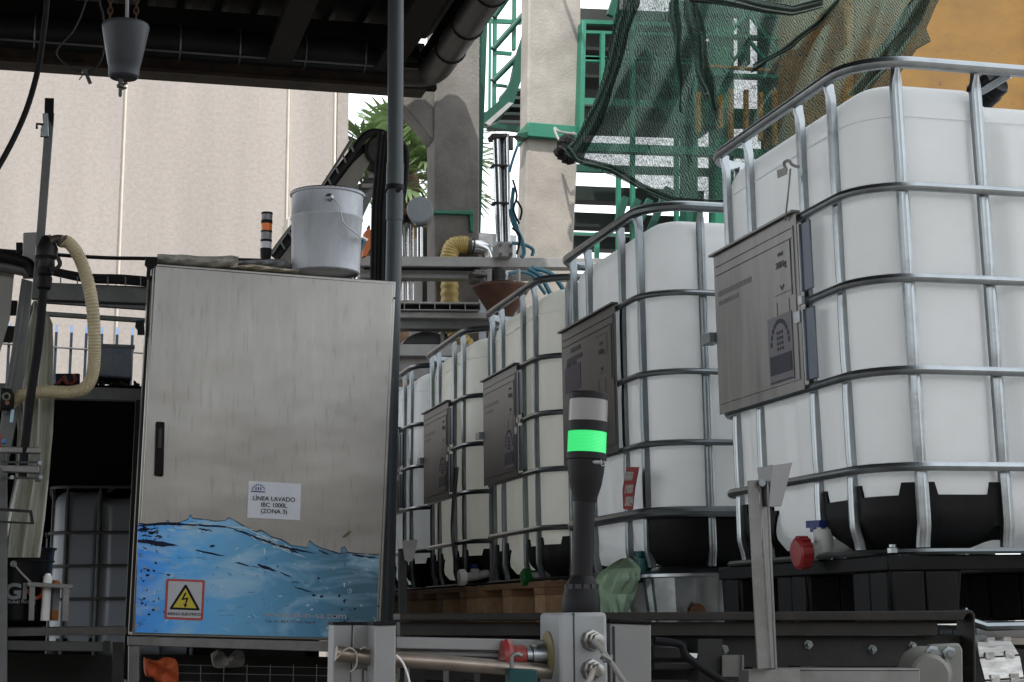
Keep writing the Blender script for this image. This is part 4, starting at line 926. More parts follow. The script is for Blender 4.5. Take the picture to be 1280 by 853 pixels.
mb = MB(); mb.slab([(1, 485), (14, 486), (18, 494), (17, 510), (0, 512)], YF-.02, .05); ti = t.part('terminal', mb, BLACKP, bevel=.003)
mb = MB(); c = W(8, 496, YF-.022); mb.tube([c+Vector((.009*math.cos(R_(a)), 0, .009*math.sin(R_(a)))) for a in range(0, 360, 30)], .003, 6, closed=True); t.part('ring', mb, mat('dull_green', (.22, .26, .18), .5), parent=ti)
mb = MB(); mb.lathe(W(9, 504, YF-.022), (0, -1, 0), [(.006, 0), (.006, .004)], 12); t.part('knob', mb, mat('dull_red', (.35, .09, .05), .5), parent=ti)
mb = MB(); mb.slab([(14, 512), (18, 512), (16, 528), (12, 528)], YF+.0, .01); t.part('tag', mb, mat('pale_blue_plastic', (.35, .55, .68), .5))
t.done()
t = T('clamp_bracket', 'dirty grey clamp bracket in front of the plastic sheet, left edge', 'bracket')
mb = MB(); mb.slab([(0, 558), (50, 559), (51, 567), (0, 566)], YF-.06, .03); t.part('upper_arm', mb, STEEL, bevel=.003)
mb = MB(); mb.slab([(0, 581), (49, 582), (50, 592), (4, 590)], YF-.06, .03); t.part('lower_arm', mb, STEEL, bevel=.003)
mb = MB(); mb.slab([(43, 567), (50, 567), (51, 602), (44, 602), (42, 596), (46, 584)], YF-.05, .02); t.part('end_plate', mb, MG)
mb = MB(); 
for v in (578, 598): mb.tube([W(2, v, YF-.075), W(52, v, YF-.075)], .003, 8)
for u, v in ((15, 597), (50, 579), (51, 597)): mb.lathe(W(u, v, YF-.08), (0, -1, 0), [(.006, 0), (.006, .008)], 6)
t.part('threaded_rod', mb, GALVD)
mb = MB(); mb.slab([(0, 543), (2, 543), (2, 560), (0, 560)], YF-.06, .02); t.part('red_end', mb, RED); mb = MB(); mb.lathe(W(5, 552, YF-.06), (0, -1, 0), [(.008, 0), (.006, .01)], 10); t.part('blue_plug', mb, mat('light_blue_plastic', (.06, .25, .6), .5)); t.done()
t = T('wire_bracket', 'bent flat bar loop sticking out in front of the sheet', 'bracket')
mb = MB(); mb.slab([(0, 635), (40, 638), (43, 655), (38.5, 655), (36.5, 641), (0, 638.5)], YF-.07, .012); mb.slab([(0, 651), (40, 653), (42, 655.5), (0, 653.5)], YF-.07, .012); one('wire_bracket', 'bent flat bar loop sticking out in front of the hanging sheet', 'bracket', mb, DARKST)
# hoses
t = T('suction_hose', 'ribbed beige suction hose arching down from the pump head, far left', 'hose')
HM = mat('beige_hose', (.42, .36, .22), .5, 0, .2, 10, .05, 40, dirt=(.2, .16, .09), dirt_amt=.5, ds=9)
path = cr([W(*p) for p in [(76, 302, YF-.07), (86, 304, YF-.07), (97, 318, YF-.07), (106, 340, YF-.07), (114, 372, YF-.07), (117.5, 410, YF-.06), (118, 445, YF-.05), (115, 470, YF-.05), (106, 485, YF-.05), (88, 490.5, YF-.03), (60, 490, YF-.0), (35, 492, YF+.0), (20, 498, YF+.01), (12, 506, YF+.02)]], 44)
rs = [.0178+.0009*math.cos(i*2*math.pi/5.0) for i in range(len(path))]
mb = MB(); mb.tube(path, rs, 14); t.part('hose', mb, HM, smooth=180)
mb = MB(); mb.tube(crpx([(60, 296, YF-.07), (66, 302, YF-.07), (60, 312, YF-.06)]), .008, 10); mb.tube(crpx([(55, 318, YF-.07), (64, 302, YF-.07), (74, 299, YF-.07), (82, 302, YF-.07)]), .0125, 12); mb.tube([W(77, 300, YF-.07), W(80, 303, YF-.07)], .020, 14); t.part('elbow', mb, mat('dirty_metal', (.14, .12, .10), .5, .5, .4, 20)); t.done()
t = T('black_hose_fitting', 'black pump fitting with a long black hose below it, at the slanted post', 'hose')
mb = MB(); mb.lathe(W(57, 334, YF-.06), (.02, 0, 1), [(.012, -.02), (.02, -.012), (.026, .0), (.024, .02), (.031, .03), (.031, .055), (.024, .07), (.018, .085), (.012, .09)], 18); hi = t.part('fitting', mb, mat('oily_black', (.03, .028, .026), .4, .2, .5, 20))
mb = MB(); mb.tube(crpx([(62, 336, YF-.09), (70, 336, YF-.09), (75, 330, YF-.09), (72, 322, YF-.09)]), .006, 8); t.part('lever', mb, DARKST, parent=hi)
mb = MB(); mb.lathe(W(55, 360, YF-.06), (.04, 0, 1), [(.016, -.005), (.0205, .0), (.0205, .03), (.017, .034), (.0215, .04), (.0215, .06), (.015, .07)], 16); t.part('coupling', mb, BLACKP)
mb = MB(); mb.tube(crpx([(56, 340, YF-.06), (54, 365, YF-.06), (48, 430, YF-.06), (39, 490, YF-.06), (31, 560, YF-.05), (28, 596, YF-.04)]), .0125, 12); t.part('black_hose', mb, RUBBER); t.done()
# hanging plastic sheet
def trans_mat(name, col, tr, rough=.4):
    m = bpy.data.materials.new(name); m.use_nodes = True; nt = m.node_tree; N = nt.nodes; L = nt.links; b = N['Principled BSDF']
    b.inputs['Roughness'].default_value = rough
    tc = N.new('ShaderNodeTexCoord'); mp = N.new('ShaderNodeMapping'); mp.inputs['Scale'].default_value = (6, 1, .5); L.new(tc.outputs['Object'], mp.inputs[0]); n = N.new('ShaderNodeTexNoise'); n.inputs['Scale'].default_value = 5; n.inputs['Detail'].default_value = 5; L.new(mp.outputs[0], n.inputs[0])
    r = N.new('ShaderNodeValToRGB'); r.color_ramp.elements[0].color = (*(Vector(col)*.72), 1); r.color_ramp.elements[1].color = (*col, 1); r.color_ramp.elements[0].position = .35; r.color_ramp.elements[1].position = .6; L.new(n.outputs[0], r.inputs[0]); L.new(r.outputs[0], b.inputs['Base Color'])
    tl = N.new('ShaderNodeBsdfTranslucent'); L.new(r.outputs[0], tl.inputs[0]); mx = N.new('ShaderNodeMixShader'); mx.inputs[0].default_value = tr; L.new(b.outputs[0], mx.inputs[1]); L.new(tl.outputs[0], mx.inputs[2]); L.new(mx.outputs[0], N['Material Output'].inputs[0]); return m
SH = trans_mat('milky_sheet', (.60, .60, .52), .35)
rows = [(376, 42, 48), (392, 34, 60), (405, 28, 66), (414, 24, 66), (440, 20, 67), (470, 19, 66), (498, 19, 68), (540, 22, 66), (600, 18, 61), (650, 8, 56), (697, 2, 50)]
mb = MB(); n = 34; vs = []
for j, (v, a, b) in enumerate(rows):
    for k in range(n+1):
        s = k/n; u = a+(b-a)*s; fold = .016*math.sin(s*15+v*.004)+.010*math.sin(s*31+v*.01)+.004*math.sin(v*.09+s*5)
        vs.append(W(u, v, YF+.10+fold*min(1, .3+j*.2)))
nv = len(vs); vs += [p+Vector((0, .0025, 0)) for p in vs]
S = n+1; fs = []
for j in range(len(rows)-1):
    for k in range(n):
        a = j*S+k; fs.append((a, a+1, a+S+1, a+S)); fs.append((nv+a, nv+a+S, nv+a+S+1, nv+a+1))
per = [k for k in range(n+1)]+[j*S+n for j in range(1, len(rows))]+[(len(rows)-1)*S+k for k in range(n-1, -1, -1)]+[j*S for j in range(len(rows)-2, 0, -1)]
for i in range(len(per)): a, b = per[i], per[(i+1) % len(per)]; fs.append((a, nv+a, nv+b, b))
mb.add(vs, fs); one('hanging_sheet', 'milky translucent plastic sheet hanging in folds at the left', 'plastic sheet', mb, SH, smooth=70, fix=False)
# horizontal service beams behind
YB2 = 3.0
t = T('service_beam', 'grey steel beam with black cable tray and two thin rails, left of the cabinet', 'beam')
mb = MB(); mb.slab([(50, 353), (186, 358.5), (186, 379), (50, 374)], YB2, .06); t.part('beam', mb, MG)
for k, (a, b) in enumerate(((372, 382), (388, 398))):
    mb = MB(); mb.slab([(52, a+1), (185, b), (185, b+5), (52, a+6)], YB2+.5, .03); t.part('rail', mb, MG)
mb = MB()
for dz, r in ((0, .011), (.014, .009), (.02, .006)):
    mb.tube(crpx([(56, 338-dz*300, YB2-.02), (75, 343-dz*250, YB2-.02), (110, 350-dz*300, YB2-.02), (150, 352-dz*340, YB2-.02), (188, 355-dz*340, YB2-.02)]), r, 8)
t.part('cable_bundle', mb, RUBBER)
mb = MB()
for u in (75, 96, 116, 134, 156, 175): mb.slab([(u, 346), (u+1.6, 346), (u+1.6, 357), (u, 357)], YB2-.035, .003)
t.part('cable_tie', mb, MG); t.done()
mb = MB(); mb.tube(crpx([(-400, 280, 6.5), (60, 318, 6.5), (190, 323.5, 6.5), (300, 325, 6.5), (420, 329, 6.5), (520, 332, 6.5)]), .011, 8); one('overhead_cable', 'black cable running level in front of the pale wall', 'cable', mb, RUBBER)
# fence with blue tips
t = T('bar_fence', 'dark bar fence with pale blue tips in front of the pale wall', 'fence', loc=W(100, 560, 10.5))
for k, u in enumerate((-30, -10, 12, 70.5, 89.5, 108, 127.5, 146.5, 165.5, 184, 203)):
    mb = MB(); v = 404+k*.8; p = W(u, v+9, 10.5); q = W(u-4.5, 505, 10.5); q.z = -1; mb.beam(q, p, .021, .021, up=(0, 1, 0)); bi = t.part('bar', mb, mat('fence_dark_blue', (.03, .05, .08), .5))
    mb = MB(); mb.beam(p, W(u+.5, v, 10.5), .020, .020, up=(0, 1, 0)); t.part('tip', mb, mat('fence_pale_blue', (.16, .26, .45), .5), parent=bi)
mb = MB(); mb.tube([W(-40, 427, 10.48), W(210, 444, 10.48)], .007, 6); t.part('wire', mb, MG); t.done()
# shed with the dark opening
YH = 3.1
t = T('equipment_shed', 'dark open fronted shed behind the left shelf, flat roof with grey edge beam', 'shed', loc=(-1.9, 4.3, -1))
zt = W(120, 497, YH).z; SD = mat('shade_black_wall', (.006, .006, .006), 1, 0, .4, 3, spec=.05)  # near-black colour paints in the shade of the shed interior
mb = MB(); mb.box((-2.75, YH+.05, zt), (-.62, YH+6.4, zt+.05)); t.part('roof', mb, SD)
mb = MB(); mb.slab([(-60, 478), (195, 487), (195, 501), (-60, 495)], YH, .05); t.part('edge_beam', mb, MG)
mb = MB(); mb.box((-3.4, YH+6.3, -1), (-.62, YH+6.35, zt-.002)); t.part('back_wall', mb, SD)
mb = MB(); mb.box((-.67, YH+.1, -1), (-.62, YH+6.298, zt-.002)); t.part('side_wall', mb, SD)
mb = MB(); mb.slab([(170, 500), (180, 500), (165, 860), (153, 860)], YH-.1, .05); t.part('corner_post', mb, mat('near_black_steel', (.03, .029, .027), .6, .3)); t.done()
t = T('plastic_crate', 'grey blue plastic crate standing on the shed roof edge', 'crate')
YX = YH+.1
mb = MB(); mb.slab([(121, 431), (167, 433), (165.5, 474), (121, 470)], YX, .22); t.part('body', mb, mat('slate_blue_plastic', (.13, .15, .18), .5, 0, .2, 12, .1, 30, dirt=(.03, .08, .18), dirt_amt=.6, ds=14), bevel=.008)
mb = MB(); mb.slab([(123, 455.5), (133, 456), (133, 466.5), (123, 466)], YX-.003, .003); t.part('label', mb, mat('drab_label', (.22, .22, .22), .6))
mb = MB(); mb.slab([(121, 429.5), (168.5, 431.5), (168.5, 435), (121, 433)], YX-.005, .23); t.part('rim', mb, mat('slate_rim', (.16, .18, .2), .5)); t.done()
t = T('tool_box', 'small dark box with red hoses spilling over it, on the shed roof edge', 'box')
mb = MB(); mb.slab([(69, 467), (100, 467), (100, 487), (69, 485)], YX+.02, .12); t.part('box', mb, mat('dark_navy_box', (.015, .018, .03), .5), bevel=.003)
mb = MB()
for pts in ([(72, 482), (78, 474), (84, 480), (90, 484)], [(80, 470), (86, 480), (94, 476), (92, 468)], [(70, 478), (76, 484), (88, 485)]): mb.tube(crpx([(u, v, YX-.0) for u, v in pts]), .006, 7)
t.part('red_hose', mb, mat('red_rubber', (.25, .03, .02), .5)); t.done()
mb = MB(); rnd = random.Random(5)
for k in range(26):
    u = 104+rnd.random()*68; h = 3+rnd.random()*9; w = 2+rnd.random()*4; mb.slab([(u, 487-h), (u+w, 486.5-h*.8), (u+w, 488.5), (u, 488.2)], YX+.005+rnd.random()*.1, .02)
mb.tube(crpx([(100, 484, YX), (112, 482, YX), (128, 485, YX), (150, 480, YX), (160, 484, YX), (172, 484, YX)]), .006, 6)
one('pipe_fittings', 'black pipe fittings lying along the shed roof edge under the crate', 'fittings', mb, BLACKP)
# pump: dark IBC in the shed: simplified copy in shade
oo = W(62, 782, 3.3)
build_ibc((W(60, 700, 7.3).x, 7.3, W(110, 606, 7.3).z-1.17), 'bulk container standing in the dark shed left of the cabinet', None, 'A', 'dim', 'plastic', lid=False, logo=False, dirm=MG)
# shelf on the left
YV = 1.95
t = T('work_shelf', 'dirty steel grating shelf at the bottom left, dark frame', 'shelf', loc=W(80, 1250, YV))
zs = W(80, 785, YV).z
mb = MB(); xl = W(-60, 785, YV).x; xr = W(158, 785, YV).x
mb.box((xl, YV, zs-.02), (xr, YV+.03, zs)); mb.box((xl, YV+.40, zs-.02), (xr, YV+.43, zs))
for k in range(34): x = xl+.02+k*(xr-xl-.04)/33; mb.beam((x, YV+.03, zs-.006), (x+.02, YV+.40, zs-.006), .004, .016)
for k in range(6): mb.beam((xl, YV+.06+k*.06, zs-.004), (xr, YV+.06+k*.06, zs-.004), .005, .008)
t.part('grating', mb, mat('dirty_grating', (.13, .125, .115), .6, .4, .4, 20))
mb = MB(); mb.slab([(-60, 799), (138, 803), (138, 815), (-60, 812)], YV+.005, .03); t.part('front_rail', mb, mat('dim_rail', (.10, .10, .098), .55, .3), bevel=.002)
mb = MB(); mb.slab([(130, 801), (138, 801.5), (138, 816), (130, 816)], YV-.004, .008); t.part('rail_end', mb, DARKST)
for u in (-40, 141):
    mb = MB(); mb.slab([(u, 803), (u+14, 803), (u+8, 1250), (u-6, 1250)], YV+.04, .04); t.part('leg', mb, DARKST)
mb = MB(); mb.slab([(8, 816), (135, 820), (135, 832), (8, 828)], YV+.2, .03); mb.slab([(-60, 816), (150, 820), (150, 1200), (-60, 1200)], YV+.38, .02); t.part('rear_panel', mb, mat('near_black_steel', (.03, .029, .027)))
t.done()
# black bucket with printed letters
YE = 2.14; o0 = W(18, 777, YE); k_ = 1/ppm(YE); H = 80*k_; R = 40*k_; rb = 36*k_
t = T('plastic_bucket', 'black plastic bucket with grey and orange lettering on the left shelf', 'bucket', loc=o0)
BB = mat('black_bucket', (.008, .008, .009), .3, 0, .1, 5)
mb = MB(); mb.lathe(o0, (0, 0, 1), [(rb*.96, 0), (rb, .004), (R*.97, H*.80), (R*1.02, H*.805), (R*1.02, H*.82), (R*.98, H*.83), (R, H*.965), (R*1.05, H*.97), (R*1.05, H), (R*.97, H), (R*.95, H*.9), (rb*.9, .01), (.001, .01)], 48, caps=False); bi = t.part('body', mb, BB, smooth=35)
mb = MB(); s = Vector((-1, 0, 0)); e = W(17, 705, YE-R*1.03); mb.lathe(e, (0, -1, 0), [(.009, 0), (.009, .006), (.004, .009)], 14); mb.tube([e+Vector((0, -.006, 0)), W(27, 717, YE-R*1.02), W(39, 729, YE-R*.95)], .0028, 7); t.part('wire_handle', mb, STEELL)
def bend(mb):
    for i in range(len(mb.v)):
        dx = mb.v[i].x-o0.x; mb.v[i].y = YE-math.sqrt(max(1e-6, (R*1.0)**2-min(dx*dx, R*R*.98)))-.0015+(mb.v[i].y-0)*0
    return mb
def flat_text(body, size, u, v, bold=.03, sx=1):
    m_ = MB(); m_.text(body, size, W(u, v, YE-R), (1, 0, 0), (0, 0, 1), align='LEFT', ext=.0002, bold=bold, sx=sx); return m_
GL = mat('print_light_grey', (.30, .30, .31), .5)
t.part('lettering', bend(flat_text('GR', 23*k_, 5, 748.5, .04, 1.08)), GL, parent=bi)
t.part('lettering', bend(flat_text('O', 23*k_, 34.2, 748.5, .04, .95)), mat('print_orange', (.60, .10, .02), .5), parent=bi)
t.part('lettering', bend(flat_text('Global Racing', 5.5*k_, 6, 754.5, .02, 1.05)), GL, parent=bi)
t.done()
t = T('small_stool_frame', 'little grey steel frame standing in front of the black bucket on the shelf', 'frame')
YZ = 2.02
mb = MB(); mb.slab([(34, 727.5), (91, 731), (91, 736), (34, 733)], YZ, .10); t.part('top_bar', mb, STEEL, bevel=.001)
for a in ((37, 44, 732, 776), (79, 87, 735, 777)):
    mb = MB(); mb.slab([(a[0], a[2]), (a[1], a[2]), (a[1]-1.5, a[3]), (a[0]-1.5, a[3])], YZ+.002, .012); t.part('leg', mb, STEEL, bevel=.001)
t.done()
YW = YZ+.05; k_ = 1/ppm(YW)
for (u, r, v0, nm, lab, m, m2) in ((58, 5, 717, 'aerosol_can', 'white aerosol can standing inside the small steel frame', WHITEP, STEELL), (68.5, 5.6, 725, 'aerosol_can', 'orange and grey can beside the white aerosol can', mat('grey_can', (.28, .29, .31), .4), mat('orange_can', (.50, .17, .02), .4))):
    o0 = W(u-2, 776, YW+(0 if u < 60 else .03)); h = (W(u, v0, YW).z-W(u, 776, YW).z)
    t = T(nm, lab, 'can', 'cans on the left shelf', loc=o0)
    mb = MB(); mb.lathe(o0, (.02, 0, 1), [(r*k_, h*.25), (r*k_, h*.82)], 20); t.part('body', mb, m)
    mb = MB(); mb.lathe(o0, (.02, 0, 1), [(r*k_*.95, 0), (r*k_*1.01, .003), (r*k_*1.01, h*.26)], 20); t.part('base_band', mb, m2 if u > 60 else m)
    mb = MB(); mb.lathe(o0, (.02, 0, 1), [(r*k_*1.01, h*.82), (r*k_*1.01, h*.93), (r*k_*.7, h*.96), (r*k_*.6, h)], 20); t.part('cap', mb, m2 if u > 60 else WHITEP); t.done()
# hanging cone weight and cables
YG = 1.6; k_ = 1/ppm(YG)
t = T('hanging_weight', 'dark blue grey cone shaped weight hanging from two rusty chains under the roof', 'weight')
o0 = W(154.5, 98, YG); upv = Vector((.0, 0, 1)); zz = lambda v: W(155, v, YG).z-o0.z
mb = MB(); mb.lathe(o0, (0, 0, 1), [(16*k_, zz(98)), (18*k_, zz(96)), (18.8*k_, zz(84)), (19.2*k_, zz(83.4)), (28*k_, zz(37)), (28.5*k_, zz(33)), (27.5*k_, zz(31)), (24*k_, zz(30)), (.001, zz(30))], 40); wi = t.part('cone', mb, mat('slate_blue_rubber', (.075, .085, .105), .42, 0, .25, 7, .05, 30, dirt=(.13, .14, .16), dirt_amt=.5), smooth=40)
mb = MB(); mb.tube([W(158.5, 32, YG), W(160, -60, YG), Vector((W(160, -60, YG).x, YG, 3.05))], 2.3*k_, 10); t.part('rod', mb, mat('pale_rod', (.52, .50, .52), .4, .2))
for u in (138.5, 171):
    mb = MB()
    for j in range(44):
        c = W(u+(j-5)*.25, 28-j*7.2, YG); a = (j % 2)*math.pi/2; d = Vector((math.cos(a), math.sin(a), 0))
        mb.tube([c+d*(2.6*k_*math.cos(R_(q)))+Vector((0, 0, 5.2*k_*math.sin(R_(q)))) for q in range(0, 360, 40)], 1.1*k_, 6, closed=True)
    t.part('chain', mb, mat('rusty_chain', (.13, .065, .035), .8, .3, .5, 40))
mb = MB(); mb.lathe(W(151, 100, YG), (0, 0, -1), [(3*k_, -.004), (3*k_, .012), (4.5*k_, .014), (4.5*k_, .022), (2.4*k_, .024), (2.2*k_, .045), (1*k_, .05)], 10); mb.beam(W(147, 107, YG), W(159, 104, YG-.01), .006, .006); mb.beam(W(150, 112, YG), W(158, 110, YG-.01), .005, .005); t.part('eye_bolt', mb, mat('aged_brass', (.16, .15, .12), .45, .7), parent=wi); t.done()
mb = MB(); mb.tube(crpx([(64, -330, YG+.2), (60, -40, YG+.2), (58, 10, YG+.2), (54, 45, YG+.2), (48, 85, YG+.2), (34, 135, YG+.2), (14, 180, YG+.2), (-10, 222, YG+.2), (-30, 250, YG+.2)]), .0085, 9); one('power_cable', 'thick black cable sagging down at the top left corner', 'cable', mb, RUBBER)
t = T('thin_cable', 'thin looped cable with tape knot, left of the hanging cone weight', 'cable')
mb = MB(); mb.tube(crpx([(118, -330, YG+.1), (112, -40, YG+.1), (106, 5, YG+.1), (92, 38, YG+.1), (74, 58, YG+.1), (72, 70, YG+.1), (86, 83, YG+.1), (105, 90, YG+.1), (120, 84, YG+.1), (128, 70, YG+.1), (131, 45, YG+.1), (129, 20, YG+.1), (122, -40, YG+.1), (120, -330, YG+.1)]), .0026, 7); t.part('cable', mb, mat('grey_black_cable', (.04, .04, .042), .5))
mb = MB(); mb.beam(W(106, 88, YG+.09), W(113, 105, YG+.09), .010, .004, up=(0, 1, 0)); mb.tube([W(106, 90, YG+.09), W(99, 100, YG+.09)], .0018, 5); mb.lathe(W(106, 90, YG+.085), (0, -1, 0), [(.008, -.006), (.008, .006)], 9); t.part('tape_knot', mb, mat('tape_grey', (.12, .12, .12), .5)); t.done()
# ---------------------------------------------------------------- ground
mb = MB(); mb.add([(-600, -600, -1), (600, -600, -1), (600, 900, -1), (-600, 900, -1)], [(0, 1, 2, 3)])
gr = one('ground', None, None, mb, mat('yard_concrete', (.20, .19, .175), .9, 0, .3, 1.2, .3, 30, dirt=(.09, .085, .08), dirt_amt=.6, ds=.6), kind='structure', smooth=0)
# ---------------------------------------------------------------- pale precast building
YW_ = 12.0
def stipple():
    m = bpy.data.materials.new('stippled_precast'); m.use_nodes = True; nt = m.node_tree; N = nt.nodes; L = nt.links; b = N['Principled BSDF']
    tc = N.new('ShaderNodeTexCoord')
    v = N.new('ShaderNodeTexNoise'); v.inputs['Scale'].default_value = 26; v.inputs['Detail'].default_value = 6; v.inputs['Roughness'].default_value = .75; L.new(tc.outputs['Object'], v.inputs[0])
    r = N.new('ShaderNodeValToRGB'); r.color_ramp.elements[0].position = .3; r.color_ramp.elements[1].position = .65; r.color_ramp.elements[0].color = (.315, .284, .262, 1); r.color_ramp.elements[1].color = (.392, .354, .328, 1); L.new(v.outputs[0], r.inputs[0])
    n2 = N.new('ShaderNodeTexNoise'); n2.inputs['Scale'].default_value = 1.1; n2.inputs['Detail'].default_value = 5; L.new(tc.outputs['Object'], n2.inputs[0])
    mx = N.new('ShaderNodeMixRGB'); mx.blend_type = 'MULTIPLY'; mx.inputs[0].default_value = .38; L.new(r.outputs[0], mx.inputs[1])
    mp = N.new('ShaderNodeMapping'); mp.inputs['Scale'].default_value = (2.2, 1, .22); L.new(tc.outputs['Object'], mp.inputs[0]); L.new(mp.outputs[0], n2.inputs[0]); oi = N.new('ShaderNodeObjectInfo'); mrr = N.new('ShaderNodeMapRange'); mrr.inputs['To Min'].default_value = .86; mrr.inputs['To Max'].default_value = 1.04; L.new(oi.outputs['Random'], mrr.inputs[0]); mm = N.new('ShaderNodeMixRGB'); mm.blend_type = 'MULTIPLY'; mm.inputs[0].default_value = 1; L.new(n2.outputs[0], mm.inputs[1]); L.new(mrr.outputs[0], mm.inputs[2]); L.new(mm.outputs[0], mx.inputs[2]); L.new(mx.outputs[0], b.inputs['Base Color']); b.inputs['Roughness'].default_value = .95
    bp = N.new('ShaderNodeBump'); bp.inputs['Strength'].default_value = .3; bp.inputs['Distance'].default_value = .015; L.new(v.outputs[0], bp.inputs['Height']); L.new(bp.outputs[0], b.inputs['Normal']); return m
ST = stipple(); SEAL = mat('cream_sealant', (.60, .55, .48), .6, 0, .1, 5)
t = T('factory_building', 'pale beige stippled precast concrete building with vertical joints, behind the left machinery', 'building', loc=(-3, YW_+3, -1))
xs = [W(155-203*3.05, 250, YW_).x, W(155-203*2, 250, YW_).x, W(155-203, 250, YW_).x, W(152, 250, YW_).x, W(359, 250, YW_).x, W(418, 250, YW_).x]
for i in range(len(xs)-1):
    mb = MB(); mb.box((xs[i]+.015, YW_, -1), (xs[i+1]-.015, YW_+.18, 9)); t.part('wall_panel', mb, ST, bevel=.012)
    mb = MB(); mb.box((xs[i+1]-.0145, YW_+.03, -1), (xs[i+1]+.0145, YW_+.17, 9)); t.part('joint', mb, SEAL)
mb = MB(); mb.box((xs[-1]+.02, YW_+.05, -1), (W(436, 250, YW_).x, YW_+8, 9)); t.part('corner_pier', mb, ST, bevel=.01)
mb = MB(); mb.box((xs[0], YW_+.2, -1), (xs[-1], YW_+8, 8.9)); t.part('core', mb, ST); t.done()
mb = MB(); mb.slab([(360, 271), (374, 272), (374, 330), (359, 330)], YW_-1.2, .4); one('wall_cabinet', 'small drab utility box behind the metal bucket, near the pale wall', 'box', mb, mat('drab_box', (.33, .32, .28), .6), bevel=.01)

# ---------------------------------------------------------------- canopy roof
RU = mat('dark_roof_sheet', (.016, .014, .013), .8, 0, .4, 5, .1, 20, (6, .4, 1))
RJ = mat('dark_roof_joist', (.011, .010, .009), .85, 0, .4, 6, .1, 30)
ZR = 2.96; XR = W(527, 95, 6.05).x
t = T('canopy_roof', 'dark industrial canopy roof with edge beam and grey gutter pipes, above the cabinet', 'roof', loc=(-4, 1, ZR))
mb = MB(); x = -9.0; 
pts = []
while x < XR+.1: 
    pts += [(x, 0), (x+.05, .045), (x+.11, .045), (x+.16, 0)]; x += .2
def rz(px, dz): return ZR+.36+dz
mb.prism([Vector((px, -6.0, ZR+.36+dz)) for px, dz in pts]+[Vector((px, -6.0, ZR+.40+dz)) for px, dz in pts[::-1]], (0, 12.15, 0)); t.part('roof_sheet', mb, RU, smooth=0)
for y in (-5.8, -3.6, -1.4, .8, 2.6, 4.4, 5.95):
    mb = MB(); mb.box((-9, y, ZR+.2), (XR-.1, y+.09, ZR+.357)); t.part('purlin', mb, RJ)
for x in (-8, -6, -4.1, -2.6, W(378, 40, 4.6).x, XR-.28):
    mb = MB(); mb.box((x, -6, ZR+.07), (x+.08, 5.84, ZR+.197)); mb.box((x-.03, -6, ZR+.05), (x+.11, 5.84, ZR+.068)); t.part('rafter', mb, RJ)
mb = MB(); mb.box((-9, 6.06, ZR), (XR+.02, 6.16, ZR+.30)); mb.box((-9, 6.0, ZR), (XR+.02, 6.058, ZR+.02)); t.part('edge_beam', mb, mat('rusty_dark_beam', (.06, .046, .038), .8, .1, .5, 7, .1, 30, dirt=(.10, .085, .07), dirt_amt=.4))
mb = MB(); mb.box((XR-.02, -6, ZR+.08), (XR+.06, 6.0, ZR+.22)); t.part('side_fascia', mb, RJ)
mb = MB(); GUT = mat('dark_gutter', (.025, .027, .03), .5, .1, .3, 6, .03, 30)
zg = ZR+.16; mb.tube([(-9, 5.96, zg), (XR-.05, 5.96, zg)], .09, 18); gi = t.part('gutter_pipe', mb, GUT)
mb = MB(); x = W(118, 60, 5.96).x
for u in (-90, 42, 225, 382, 457, 300): 
    x = W(u, 70, 5.9).x; mb.tube([(x+.095*0, 5.96+.094*math.cos(R_(a)), zg+.094*math.sin(R_(a))) for a in range(0, 360, 20)], .005, 6, closed=True)
t.part('pipe_clip', mb, mat('clip_metal', (.30, .30, .30), .4, .7), parent=gi)
mb = MB(); mb.tube([(-9, 5.86, zg-.085), (XR-.06, 5.86, zg-.085)], .006, 6); t.part('conduit', mb, MG)
mb = MB(); p0 = W(530, 92, 5.96); mb.tube(cr([p0+Vector((-.12, 0, 0)), p0+Vector((.0, -.02, 0)), p0+Vector((.045, -.12, 0)), p0+Vector((.05, -.3, 0))], 6)+[Vector((p0.x+.05, y, p0.z)) for y in (5, 3, 1, -1, -3, -6)], .082, 20); g2 = t.part('gutter_pipe', mb, mat('brown_grey_pipe', (.07, .064, .06), .45, .1, .3, 6, .03, 30), smooth=40)
mb = MB()
for y in (5.5, 5.1, 4.6, 4.1, 3.6, 3.1): mb.tube([(p0.x+.05+.084*math.cos(R_(a)), y, p0.z+.084*math.sin(R_(a))) for a in range(0, 360, 20)], .007, 6, closed=True)
t.part('pipe_joint', mb, RUBBER, parent=g2)
mb = MB(); mb.beam((XR-.07, 6, ZR+.245), (XR-.07, -6, ZR+.245), .03, .02); t.part('flashing', mb, mat('bright_flashing', (.35, .34, .32), .4, .5))
mb = MB(); mb.slab([(500, 104), (546, 106), (546, 112), (500, 110)], 6.17, .05); t.part('bracket', mb, RJ)
for u in (-60,):
    mb = MB(); mb.box((-8.9, 5.8, -1), (-8.6, 6.1, ZR)); t.part('support_post', mb, RJ)
    mb = MB(); mb.box((-8.9, -5.9, -1), (-8.6, -5.6, ZR)); t.part('support_post', mb, RJ)
t.done()
